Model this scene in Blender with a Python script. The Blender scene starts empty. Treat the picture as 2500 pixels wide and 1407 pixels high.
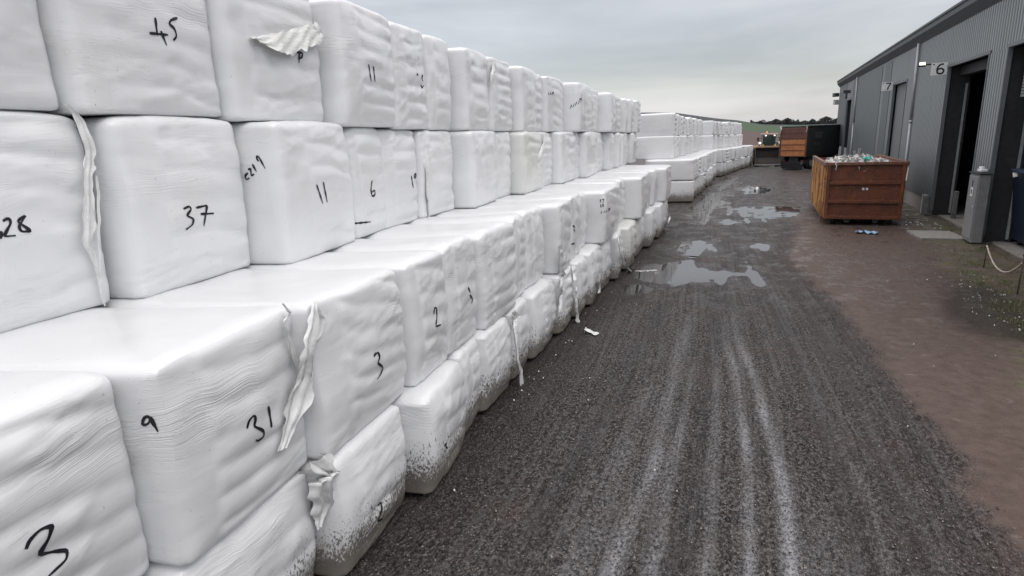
import bpy, bmesh, math, random
import numpy as np
from mathutils import Matrix, Vector, Euler
from mathutils.bvhtree import BVHTree
random.seed(7)
rng = np.random.default_rng(11)
sc = bpy.context.scene
COL = sc.collection
R = math.radians

# ------------------------------------------------------------------ noise
def _h(ix, iy, iz, seed):
    n = (ix.astype(np.int64) * 374761393 + iy.astype(np.int64) * 668265263 + iz.astype(np.int64) * 2147483647 + seed * 974634777) & 0xffffffff
    n = ((n ^ (n >> 13)) * 1274126177) & 0xffffffff
    n = n ^ (n >> 16)
    return (n & 0xffff) / 32767.5 - 1.0
def vnoise(x, y, z, seed=0):
    seed = int(seed * 10) if isinstance(seed, float) else int(seed)
    x, y, z = np.broadcast_arrays(np.asarray(x, float), np.asarray(y, float), np.asarray(z, float))
    ix, iy, iz = np.floor(x), np.floor(y), np.floor(z)
    fx, fy, fz = x - ix, y - iy, z - iz
    fx, fy, fz = [f * f * f * (f * (f * 6 - 15) + 10) for f in (fx, fy, fz)]
    r = 0
    for a in (0, 1):
        for b in (0, 1):
            for c in (0, 1):
                w = (fx if a else 1 - fx) * (fy if b else 1 - fy) * (fz if c else 1 - fz)
                r = r + w * _h(ix + a, iy + b, iz + c, seed)
    return r
def fbm(x, y, z, seed=0, o=4):
    r = 0; a = 1.0; t = 0
    for k in range(o):
        r = r + a * vnoise(x * 2 ** k, y * 2 ** k, z * 2 ** k, seed + k * 17); t += a; a *= .5
    return r / t
def sstep(a, b, x):
    t = np.clip((x - a) / (b - a), 0, 1); return t * t * (3 - 2 * t)

# ------------------------------------------------------------------ objects
def tag(o, label=None, cat=None, group=None, kind=None):
    if label: o['label'] = label
    if cat: o['category'] = cat
    if group: o['group'] = group
    if kind: o['kind'] = kind
    return o
def empty(name, loc=(0, 0, 0), rz=0.0):
    o = bpy.data.objects.new(name, None); COL.objects.link(o)
    o.location = loc; o.rotation_euler = (0, 0, rz); o.empty_display_size = .2
    return o
def np_mesh(name, V, F, mat=None, parent=None, smooth=False, link=True):
    me = bpy.data.meshes.new(name)
    V = np.asarray(V, np.float32); F = np.asarray(F, np.int32)
    k = F.shape[1]
    me.vertices.add(len(V)); me.vertices.foreach_set('co', V.ravel())
    me.loops.add(F.size); me.loops.foreach_set('vertex_index', F.ravel())
    me.polygons.add(len(F))
    me.polygons.foreach_set('loop_start', np.arange(0, F.size, k, dtype=np.int32))
    me.polygons.foreach_set('loop_total', np.full(len(F), k, np.int32))
    if smooth: me.polygons.foreach_set('use_smooth', np.ones(len(F), bool))
    me.update(calc_edges=True)
    if mat: me.materials.append(mat)
    if not link: return me
    o = bpy.data.objects.new(name, me); COL.objects.link(o)
    if parent: o.parent = parent
    return o
class MB:
    def __init__(s): s.bm = bmesh.new()
    def box(s, x0, x1, y0, y1, z0, z1, bev=0.0, M=None):
        r = bmesh.ops.create_cube(s.bm, size=1)
        vs = r['verts']
        for v in vs:
            v.co = Vector((x0 + (v.co.x + .5) * (x1 - x0), y0 + (v.co.y + .5) * (y1 - y0), z0 + (v.co.z + .5) * (z1 - z0)))
        if bev > 0:
            es = list({e for v in vs for e in v.link_edges})
            rb = bmesh.ops.bevel(s.bm, geom=es, offset=bev, segments=2, affect='EDGES', profile=.5)
            vs = list({v for f in rb['faces'] for v in f.verts} | {v for v in vs if v.is_valid})
        if M is not None:
            for v in vs: v.co = M @ v.co
        return s
    def cyl(s, p0, p1, r0, r1=None, n=16, caps=True):
        p0, p1 = Vector(p0), Vector(p1); r1 = r0 if r1 is None else r1
        d = (p1 - p0).normalized(); a = d.orthogonal().normalized(); b = d.cross(a)
        A = [s.bm.verts.new(p0 + (a * math.cos(t) + b * math.sin(t)) * r0) for t in [2 * math.pi * k / n for k in range(n)]]
        B = [s.bm.verts.new(p1 + (a * math.cos(t) + b * math.sin(t)) * r1) for t in [2 * math.pi * k / n for k in range(n)]]
        for k in range(n):
            f = s.bm.faces.new((A[k], A[(k + 1) % n], B[(k + 1) % n], B[k])); f.smooth = n > 6
        if caps: s.bm.faces.new(A[::-1]); s.bm.faces.new(B)
        return s
    def tube(s, pts, r, n=8):
        for a, b in zip(pts[:-1], pts[1:]): s.cyl(a, b, r, n=n)
        return s
    def prism(s, poly, axis, a0, a1):
        def P(u, v, w):
            return Vector({'x': (w, u, v), 'y': (u, w, v), 'z': (u, v, w)}[axis])
        A = [s.bm.verts.new(P(u, v, a0)) for u, v in poly]; B = [s.bm.verts.new(P(u, v, a1)) for u, v in poly]
        n = len(poly)
        for k in range(n): s.bm.faces.new((A[k], A[(k + 1) % n], B[(k + 1) % n], B[k]))
        s.bm.faces.new(A[::-1]); s.bm.faces.new(B)
        return s
    def quad(s, *ps):
        s.bm.faces.new([s.bm.verts.new(Vector(p)) for p in ps]); return s
    def build(s, name, mat, parent=None):
        bmesh.ops.recalc_face_normals(s.bm, faces=s.bm.faces[:])
        me = bpy.data.meshes.new(name); s.bm.to_mesh(me); s.bm.free()
        if mat: me.materials.append(mat)
        o = bpy.data.objects.new(name, me); COL.objects.link(o)
        if parent: o.parent = parent
        return o

# ------------------------------------------------------------------ materials
class N:
    def __init__(s, name):
        s.m = bpy.data.materials.new(name); s.m.use_nodes = True
        s.t = s.m.node_tree; s.t.nodes.clear()
        s.out = s.t.nodes.new('ShaderNodeOutputMaterial')
        s.b = s.t.nodes.new('ShaderNodeBsdfPrincipled'); s.t.links.new(s.b.outputs[0], s.out.inputs[0])
    def n(s, typ, **kw):
        nd = s.t.nodes.new(typ)
        for k, v in kw.items():
            if k in ('inp',):
                for a, b in v.items(): s.set(nd.inputs[a], b)
            else: setattr(nd, k, v)
        return nd
    def set(s, sock, v):
        if isinstance(v, bpy.types.NodeSocket): s.t.links.new(v, sock)
        elif isinstance(v, (tuple, list)) and len(v) == 3 and sock.type == 'RGBA': sock.default_value = (*v, 1)
        else: sock.default_value = v
    def noise(s, vec, scale, detail=4, rough=.55, dist=0.0):
        nd = s.n('ShaderNodeTexNoise', inp={'Vector': vec, 'Scale': scale, 'Detail': detail, 'Roughness': rough, 'Distortion': dist}); return nd.outputs['Fac']
    def ramp(s, fac, stops):
        nd = s.n('ShaderNodeValToRGB'); s.set(nd.inputs[0], fac)
        e = nd.color_ramp.elements
        while len(e) > 1: e.remove(e[-1])
        e[0].position = stops[0][0]
        def c(v): return (v, v, v, 1) if isinstance(v, (int, float)) else (*v, 1)
        e[0].color = c(stops[0][1])
        for p, v in stops[1:]:
            k = e.new(p); k.color = c(v)
        return nd.outputs[0]
    def math(s, op, a, b=0.0, clamp=False):
        nd = s.n('ShaderNodeMath', operation=op, use_clamp=clamp); s.set(nd.inputs[0], a); s.set(nd.inputs[1], b); return nd.outputs[0]
    def mix(s, f, a, b, blend='MIX'):
        nd = s.n('ShaderNodeMix', data_type='RGBA', blend_type=blend); s.set(nd.inputs[0], f); s.set(nd.inputs[6], a); s.set(nd.inputs[7], b); return nd.outputs[2]
    def mapv(s, vec, scale=(1, 1, 1), rot=(0, 0, 0), loc=(0, 0, 0)):
        nd = s.n('ShaderNodeMapping'); s.set(nd.inputs['Vector'], vec); nd.inputs['Scale'].default_value = scale; nd.inputs['Rotation'].default_value = rot; nd.inputs['Location'].default_value = loc; return nd.outputs[0]
    def obj(s, rand=True):
        tc = s.n('ShaderNodeTexCoord').outputs['Object']
        if not rand: return tc
        oi = s.n('ShaderNodeObjectInfo').outputs['Random']
        nd = s.n('ShaderNodeVectorMath', operation='ADD'); s.set(nd.inputs[0], tc)
        cx = s.n('ShaderNodeCombineXYZ'); m = s.math('MULTIPLY', oi, 37.0)
        for k in range(3): s.set(cx.inputs[k], m)
        s.set(nd.inputs[1], cx.outputs[0]); return nd.outputs[0]
    def pos(s): return s.n('ShaderNodeNewGeometry').outputs['Position']
    def bump(s, h, strength=.5, dist=.02, normal=None):
        nd = s.n('ShaderNodeBump', inp={'Strength': strength, 'Distance': dist, 'Height': h})
        if normal is not None: s.set(nd.inputs['Normal'], normal)
        return nd.outputs[0]
    def fin(s, col, rough, normal=None, metal=0.0, spec=.5, **kw):
        s.set(s.b.inputs['Base Color'], col); s.set(s.b.inputs['Roughness'], rough); s.b.inputs['Metallic'].default_value = metal
        s.b.inputs['Specular IOR Level'].default_value = spec
        if normal is not None: s.set(s.b.inputs['Normal'], normal)
        for k, v in kw.items(): s.set(s.b.inputs[k], v)
        return s.m

def mat_film(name, tint=(.735, .745, .755), wr=1.0):
    g = N(name); o = g.obj()
    big = g.noise(o, 1.3, 3); 
    # fine stretch lines that run along the bale (local y) and sag a little
    warp = g.n('ShaderNodeVectorMath', operation='ADD'); g.set(warp.inputs[0], o)
    wn = g.n('ShaderNodeTexNoise', inp={'Vector': o, 'Scale': 1.6, 'Detail': 2}); 
    ws = g.n('ShaderNodeVectorMath', operation='SCALE'); g.set(ws.inputs[0], wn.outputs['Color']); ws.inputs['Scale'].default_value = .22
    g.set(warp.inputs[1], ws.outputs[0])
    a = g.mapv(warp.outputs[0], (2.0, .9, 16.0), rot=(R(12), 0, 0))
    l1 = g.noise(a, 1.0, 4, .65)
    ridge = g.ramp(l1, [(.0, 0), (.485, 0), (.5, 1), (.515, 0), (1, 0)])
    a2 = g.mapv(warp.outputs[0], (6.0, 2.5, 80.0), rot=(R(-9), 0, 0))
    l2 = g.noise(a2, 1.0, 3, .6)
    mask = g.ramp(g.noise(o, 1.9, 2), [(.47, 0), (.66, 1)])
    soft = g.noise(g.mapv(warp.outputs[0], (2.5, 2.0, 9.0)), 1.0, 3, .5)
    h = g.math('ADD', g.math('MULTIPLY', g.math('MULTIPLY', ridge, mask), .35), g.math('MULTIPLY', l2, g.math('MULTIPLY', mask, .18)))
    h = g.math('ADD', h, g.math('MULTIPLY', soft, .8))
    tco = g.obj(False); zc = g.n('ShaderNodeSeparateXYZ'); g.set(zc.inputs[0], tco)
    tm = g.ramp(zc.outputs[2], [(.66, 0), (.86, 1), (.98, 1), (1.0, .3)]); tm = g.math('MULTIPLY', tm, g.ramp(g.noise(o, 1.1, 1), [(.4, 0), (.6, 1)]))
    pl = g.noise(g.mapv(warp.outputs[0], (2.0, .7, 46.0), rot=(R(3), 0, 0)), 1.0, 2, .5)
    plr = g.ramp(pl, [(.40, 0), (.5, 1), (.60, 0)])
    h = g.math('ADD', h, g.math('MULTIPLY', g.math('MULTIPLY', plr, tm), .42))
    nb = g.bump(h, .40 * wr, .015)
    col = g.mix(g.ramp(big, [(.3, 0), (.75, 1)]), tint, tuple(c * .93 for c in tint))
    # wet grime and mud splashes near the ground
    p = g.pos(); sx = g.n('ShaderNodeSeparateXYZ'); g.set(sx.inputs[0], p); z = sx.outputs[2]
    yel = g.ramp(g.noise(o, 1.9, 4), [(.6, 0), (.8, 1)])
    col = g.mix(g.math('MULTIPLY', yel, .25), col, (.62, .60, .50))
    spk = g.noise(g.mapv(p, (1, 1, .55), rot=(R(35), 0, 0)), 52, 4, .75); zz = g.ramp(z, [(0, 1), (.85, 0)]); zz = g.math('POWER', zz, 1.5)
    patch = g.noise(p, 2.2, 3)
    thr = g.math('ADD', spk, g.math('MULTIPLY', zz, .42)); thr = g.math('ADD', thr, g.math('MULTIPLY', g.math('SUBTRACT', patch, .5), .22))
    d = g.ramp(thr, [(.685, 0), (.735, 1)])
    col = g.mix(g.math('MULTIPLY', d, .9), col, (.06, .052, .045))
    bse = g.ramp(z, [(0, 1), (.12, .5), (.5, 0)])
    col = g.mix(g.math('MULTIPLY', bse, .6), col, (.25, .235, .20))
    rg = g.math('ADD', g.math('MULTIPLY', big, .15), .24)
    smear = g.noise(g.mapv(p, (5, 5, 1.2)), 1.0, 5, .7)
    sm = g.math('MULTIPLY', g.ramp(g.math('ADD', smear, g.math('MULTIPLY', g.ramp(z, [(0, .35), (.55, -.0)]), 1.0)), [(.60, 0), (.80, 1)]), g.ramp(z, [(0, 1), (.65, .0)]))
    col = g.mix(g.math('MULTIPLY', sm, .6), col, (.19, .165, .135))
    rg = g.math('ADD', rg, g.math('MULTIPLY', sm, .3))
    m_ = g.fin(col, rg, nb, spec=.5); g.b.inputs['Coat Weight'].default_value = .30; g.b.inputs['Coat Roughness'].default_value = .16
    return m_
def mat_plain(name, col, rough=.6, metal=0.0, var=.25, scale=6, bump=.15, spec=.4):
    g = N(name); o = g.obj()
    n = g.noise(o, scale, 5, .6)
    c = g.mix(g.ramp(n, [(.3, 0), (.7, 1)]), tuple(c * (1 - var) for c in col), tuple(min(1, c * (1 + var)) for c in col))
    return g.fin(c, g.math('ADD', g.math('MULTIPLY', n, .25), rough - .12), g.bump(n, bump, .01), metal, spec)
def mat_rust(name, base, dark, bright, streak=False):
    g = N(name); o = g.obj(False)
    n1 = g.noise(o, 2.2, 6, .65); n2 = g.noise(o, 14, 5, .7)
    c = g.mix(g.ramp(n1, [(.35, 0), (.65, 1)]), dark, base)
    c = g.mix(g.math('MULTIPLY', g.ramp(n2, [(.55, 0), (.7, 1)]), .7), c, bright)
    v = g.noise(g.mapv(o, (15, 15, .9)), 1.0, 5, .75)
    c = g.mix(g.math('MULTIPLY', g.ramp(v, [(.46, 0), (.56, 1)]), .95 if streak else .35), c, bright if streak else dark)
    sc_ = g.ramp(g.noise(g.mapv(o, (10, 10, 26)), 1.0, 3, .6), [(.68, 0), (.72, 1)])
    c = g.mix(g.math('MULTIPLY', sc_, .6), c, (.45, .40, .36))
    return g.fin(c, g.math('ADD', g.math('MULTIPLY', n2, .3), .42), g.bump(g.math('ADD', n2, v), .4, .012), 0.0, .35)

FILM = mat_film('white_wrap_film')
FILM_DIRTY = mat_film('grubby_wrap_film', (.69, .70, .68), 1.3)
FILM_TAIL = mat_plain('loose_film', (.70, .705, .70), .45, var=.12, scale=14, bump=.6)
INK = mat_plain('marker_ink', (.012, .012, .016), .5, var=.1)
RUST_D = mat_rust('rusty_red_paint', (.19, .062, .030), (.085, .036, .023), (.36, .14, .07))
RUST_O = mat_rust('orange_rusty_side', (.34, .14, .045), (.10, .04, .02), (.75, .42, .17), True)
RUST_EDGE = mat_rust('rusty_rail', (.22, .10, .07), (.12, .06, .045), (.42, .30, .24))
GREEN_SKIP = mat_rust('dark_green_paint', (.045, .060, .055), (.032, .044, .041), (.07, .08, .072))
PLANK = mat_rust('orange_plank_paint', (.52, .22, .09), (.34, .13, .05), (.62, .32, .15))
BROWN_PLANK = mat_rust('brown_plank_paint', (.17, .075, .06), (.11, .05, .04), (.24, .12, .10))
RUBBER = mat_plain('tyre_rubber', (.018, .018, .02), .8, var=.3)
DARK = mat_plain('dark_steel', (.03, .031, .034), .55)
STEEL = mat_plain('galvanised_steel', (.42, .44, .46), .42, metal=.35, var=.15)
CABGREY = mat_plain('grey_cabinet_paint', (.21, .215, .22), .5, var=.12)
TRIM = mat_plain('grey_trim', (.14, .155, .165), .5, var=.12)
YEL = mat_plain('yellow_paint', (.36, .22, .06), .45)
WHITEP = mat_plain('white_plastic', (.75, .76, .76), .5, var=.05)
BLACKP = mat_plain('black_plastic', (.015, .015, .015), .5)
BLUE = mat_plain('blue_bin_paint', (.008, .014, .028), .5)
CONC = mat_plain('weathered_concrete', (.26, .25, .235), .8, var=.25, scale=9, bump=.4)
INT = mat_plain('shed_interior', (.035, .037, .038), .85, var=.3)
ROPE = mat_plain('rope_fibre', (.50, .44, .38), .8, scale=60, bump=.8)
RUBBISH = mat_plain('crumpled_waste', (.62, .62, .60), .6, var=.3, scale=9, bump=.5)
TEAL = mat_plain('teal_plastic', (.10, .45, .38), .5)
BLUESHEET = mat_plain('pale_blue_sheet', (.25, .42, .62), .5)
BARK = mat_plain('bark', (.06, .05, .045), .9)
LEAF = mat_plain('dull_winter_foliage', (.045, .05, .045), .9, scale=2)
STONE = mat_plain('gravel_stone', (.13, .12, .115), .55, var=.6, scale=9)
g = N('window_glass'); GLASS = g.fin((.03, .05, .05), .08, spec=.8)
g = N('lamp_lens_lit'); LENS = g.fin((.9, .9, .9), .3, **{'Emission Color': (1, .97, .9, 1), 'Emission Strength': 1.1})
g = N('beacon_amber'); BEACON = g.fin((.8, .35, .05), .3, **{'Emission Color': (1, .6, .3, 1), 'Emission Strength': .25})
g = N('puddle_water')
pw = g.pos(); WATER = g.fin((.035, .032, .03), .03, g.bump(g.noise(pw, 7, 2), .03, .01), spec=.9)
def clad():
    g = N('green_grey_cladding'); o = g.obj(False)
    n = g.noise(o, .5, 4); s = g.noise(g.mapv(o, (1, 3.0, .25)), 1.0, 4, .6)
    c = g.mix(g.ramp(n, [(.35, 0), (.65, 1)]), (.19, .212, .225), (.155, .175, .185))
    c = g.mix(g.math('MULTIPLY', g.ramp(s, [(.5, 0), (.75, 1)]), .5), c, (.055, .065, .068))
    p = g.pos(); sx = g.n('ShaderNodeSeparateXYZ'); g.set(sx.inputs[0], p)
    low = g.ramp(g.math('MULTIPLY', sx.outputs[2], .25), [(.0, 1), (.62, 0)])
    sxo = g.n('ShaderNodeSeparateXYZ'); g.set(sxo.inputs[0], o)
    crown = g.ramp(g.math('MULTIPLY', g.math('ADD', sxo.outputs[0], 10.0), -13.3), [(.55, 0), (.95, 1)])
    c = g.mix(crown, g.mix(.55, c, (.04, .048, .052)), g.mix(.5, c, (.46, .49, .51)))  # sky light on rib crowns and shade in valleys painted into the colour
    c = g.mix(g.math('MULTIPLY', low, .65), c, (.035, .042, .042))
    return g.fin(c, .42, g.bump(s, .1, .01), .25, .5)
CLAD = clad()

# ------------------------------------------------------------------ camera, world, light
cam = bpy.data.cameras.new('camera'); co = bpy.data.objects.new('camera', cam); COL.objects.link(co)
ax, ay, az = Vector((0.926864, 0.373726, -0.03539)), Vector((-0.058468, 0.236837, 0.969788)), Vector((0.370817, -0.896793, 0.241367))
co.matrix_world = Matrix(((ax.x, ay.x, az.x, 0), (ax.y, ay.y, az.y, 0), (ax.z, ay.z, az.z, 3.35), (0, 0, 0, 1)))
cam.sensor_width = 36; cam.lens = 36 * 1480 / 2500; cam.clip_end = 9000; cam.clip_start = .05
sc.camera = co
sc.view_settings.view_transform = 'Standard'; sc.view_settings.look = 'None'; sc.view_settings.exposure = 0; sc.view_settings.gamma = 1

SUN_EL, SUN_ROT = R(55), R(115)
w = bpy.data.worlds.new('World'); sc.world = w; w.use_nodes = True
t = w.node_tree; t.nodes.clear()
def wn(typ, **kw):
    nd = t.nodes.new(typ)
    for k, v in kw.items(): setattr(nd, k, v)
    return nd
L = t.links.new
out = wn('ShaderNodeOutputWorld'); bg1 = wn('ShaderNodeBackground'); bg2 = wn('ShaderNodeBackground'); add = wn('ShaderNodeAddShader')
sky = wn('ShaderNodeTexSky', sky_type='NISHITA', sun_disc=False, sun_elevation=SUN_EL, sun_rotation=SUN_ROT)
L(sky.outputs[0], bg1.inputs[0]); bg1.inputs[1].default_value = .05
tc = wn('ShaderNodeTexCoord'); sep = wn('ShaderNodeSeparateXYZ'); L(tc.outputs['Generated'], sep.inputs[0])
# cloud deck: direction projected on a plane overhead
mp = wn('ShaderNodeMapping'); L(tc.outputs['Generated'], mp.inputs[0]); mp.inputs['Scale'].default_value = (1.6, 1.6, 9.0); mp.inputs['Location'].default_value = (.35, .1, .4)
nz = wn('ShaderNodeTexNoise'); L(mp.outputs[0], nz.inputs[0]); nz.inputs['Scale'].default_value = 1.7; nz.inputs['Detail'].default_value = 7; nz.inputs['Roughness'].default_value = .5; nz.inputs['Distortion'].default_value = .3
cr = wn('ShaderNodeValToRGB'); L(nz.outputs['Fac'], cr.inputs[0])
cr.color_ramp.elements[0].position = .33; cr.color_ramp.elements[0].color = (.49, .462, .445, 1)
cr.color_ramp.elements[1].position = .66; cr.color_ramp.elements[1].color = (.70, .67, .65, 1)
gr = wn('ShaderNodeValToRGB'); L(sep.outputs[2], gr.inputs[0])
e = gr.color_ramp.elements
e[0].position = 0.0; e[0].color = (.89, .915, 1.05, 1)
e[1].position = .035; e[1].color = (.90, .905, .99, 1)
for p_, v_ in ((.065, .74), (.105, .70), (.17, .90), (.28, 1.0), (.5, 1.85), (1.0, 3.3)):
    k = e.new(p_); k.color = (v_, v_, v_, 1)
ml = wn('ShaderNodeMix', data_type='RGBA', blend_type='MULTIPLY'); ml.inputs[0].default_value = 1
L(cr.outputs[0], ml.inputs[6]); L(gr.outputs[0], ml.inputs[7]); L(ml.outputs[2], bg2.inputs[0]); bg2.inputs[1].default_value = .95
L(bg1.outputs[0], add.inputs[0]); L(bg2.outputs[0], add.inputs[1]); L(add.outputs[0], out.inputs[0])
sl = bpy.data.lights.new('sun', 'SUN'); so = bpy.data.objects.new('sun', sl); COL.objects.link(so)
sl.energy = .7; sl.angle = R(25); sl.color = (1, .98, .95)
dirv = Vector((math.sin(SUN_ROT) * math.cos(SUN_EL), math.cos(SUN_ROT) * math.cos(SUN_EL), math.sin(SUN_EL)))
so.rotation_euler = dirv.to_track_quat('Z', 'Y').to_euler()

# marker strokes and loose film strips, in world metres (y, z) / (x, y, z, width)
MARKS=[
('r1',2,[[(3.8, 4.38), (3.793, 4.247)], [(3.726, 4.255), (3.894, 4.263)], [(3.831, 4.285), (3.865, 4.18)], [(4.009, 4.409), (3.941, 4.382), (3.919, 4.351), (3.967, 4.321), (3.977, 4.262), (3.936, 4.226)]]),
('r2',1,[[(2.384, 2.874), (2.39, 2.854), (2.374, 2.825)], [(2.412, 2.935), (2.45, 2.955), (2.459, 2.922), (2.395, 2.836), (2.466, 2.832)], [(2.548, 2.954), (2.492, 2.924), (2.531, 2.882), (2.564, 2.845), (2.5, 2.852), (2.494, 2.887), (2.552, 2.953)]]),
('r2',2,[[(3.768, 2.852), (3.832, 2.87), (3.849, 2.843), (3.788, 2.793), (3.855, 2.755), (3.835, 2.709), (3.761, 2.676)], [(3.896, 2.847), (4.015, 2.856), (3.947, 2.683)], [(3.931, 2.788), (4.073, 2.776)]]),
('r2',3,[[(4.544, 3.106), (4.498, 3.079), (4.513, 3.041), (4.554, 3.058)], [(4.550, 3.137), (4.586, 3.145), (4.578, 3.073), (4.620, 3.091)], [(4.613, 3.185), (4.654, 3.11)], [(4.700, 3.208), (4.671, 3.245), (4.697, 3.264), (4.719, 3.232), (4.773, 3.134)]]),
('r2',3,[[(5.502, 2.915), (5.571, 2.699)], [(5.619, 2.937), (5.648, 2.703)]]),
('r1',3,[[(5.423, 4.289), (5.518, 4.293), (5.489, 4.241), (5.429, 4.229)], [(5.463, 4.291), (5.438, 4.186)]]),
('r1',4,[[(6.705, 4.285), (6.729, 4.083)], [(6.803, 4.272), (6.811, 4.089)]]),
('r1',5,[[(7.85, 4.247), (7.892, 4.258)], [(8.028, 4.26), (7.984, 4.214), (8.016, 4.178)], [(7.946, 4.123), (7.98, 4.074), (8.028, 4.115)]]),
('r2',4,[[(6.556, 2.879), (6.514, 2.766), (6.525, 2.682), (6.596, 2.692), (6.598, 2.758), (6.52, 2.73)], [(6.105, 2.396), (6.443, 2.368)]]),
('r2',5,[[(7.511, 2.871), (7.537, 2.699)], [(7.582, 2.839), (7.605, 2.89), (7.647, 2.895), (7.617, 2.829), (7.582, 2.839)]]),
('r1',13,[[(13.645, 4.29), (13.695, 4.244)], [(13.779, 4.305), (13.856, 4.252)], [(13.937, 4.255), (13.913, 4.303), (14.023, 4.317), (14.048, 4.26)]]),
('r1',14,[[(15.339, 3.992), (15.457, 4.086), (15.554, 4.03)], [(15.622, 4.046), (15.727, 4.141)], [(15.793, 4.074), (15.935, 4.181), (16.002, 4.118)], [(16.108, 4.131), (16.183, 4.228)], [(16.289, 4.175), (16.219, 4.253), (16.401, 4.284), (16.473, 4.215)]]),
('r3',2,[[(2.668, 1.578), (2.69, 1.623), (2.743, 1.643), (2.751, 1.611), (2.724, 1.567), (2.8, 1.498), (2.797, 1.458), (2.732, 1.453), (2.725, 1.47)], [(2.868, 1.646), (2.871, 1.488)]]),
('r3',1,[[(1.363, 1.613), (1.379, 1.643), (1.436, 1.668), (1.484, 1.654), (1.478, 1.64), (1.457, 1.601), (1.403, 1.555), (1.466, 1.527), (1.521, 1.494), (1.51, 1.452), (1.42, 1.425)]]),
('r3',2,[[(2.003, 1.925), (2.018, 1.962), (2.054, 1.952), (2.05, 1.921), (2.023, 1.909), (2.004, 1.927)], [(2.053, 1.946), (2.08, 1.846)]]),
('r3',3,[[(4.116, 1.591), (4.085, 1.561), (4.149, 1.585), (4.175, 1.529), (4.134, 1.488), (4.21, 1.422), (4.168, 1.375), (4.106, 1.347)]]),
('r4',3,[[(3.87, 0.263), (3.922, 0.264), (3.921, 0.187), (3.848, 0.122), (3.921, 0.096)]]),
('r3',4,[[(5.151, 1.641), (5.172, 1.702), (5.214, 1.69), (5.211, 1.602), (5.175, 1.5), (5.285, 1.485)]]),
('r3',5,[[(6.155, 1.669), (6.204, 1.592)], [(6.184, 1.571), (6.26, 1.499), (6.22, 1.455)]]),
('r3',9,[[(10.448, 1.764), (10.579, 1.737), (10.51, 1.678), (10.616, 1.643)], [(10.368, 1.441), (10.567, 1.43)]]),
('r3',12,[[(12.463, 2.006), (12.563, 2.012), (12.533, 1.962), (12.463, 1.965)], [(12.685, 2.0), (12.81, 1.991), (12.789, 1.939), (12.706, 1.938)], [(12.503, 1.897), (12.583, 1.895), (12.604, 1.856), (12.523, 1.861), (12.503, 1.897)], [(12.686, 1.891), (12.789, 1.884), (12.811, 1.842), (12.706, 1.849), (12.686, 1.891)], [(12.563, 1.714), (12.583, 1.755), (12.645, 1.716)], [(12.811, 1.702), (12.896, 1.734)], [(12.982, 1.691), (13.112, 1.721)], [(13.279, 1.68), (13.244, 1.73), (13.379, 1.727), (13.403, 1.672)]]),
('r4',4,[[(5.092, 0.204), (5.145, 0.214), (5.121, 0.177), (5.164, 0.142)]]),
]
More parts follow.
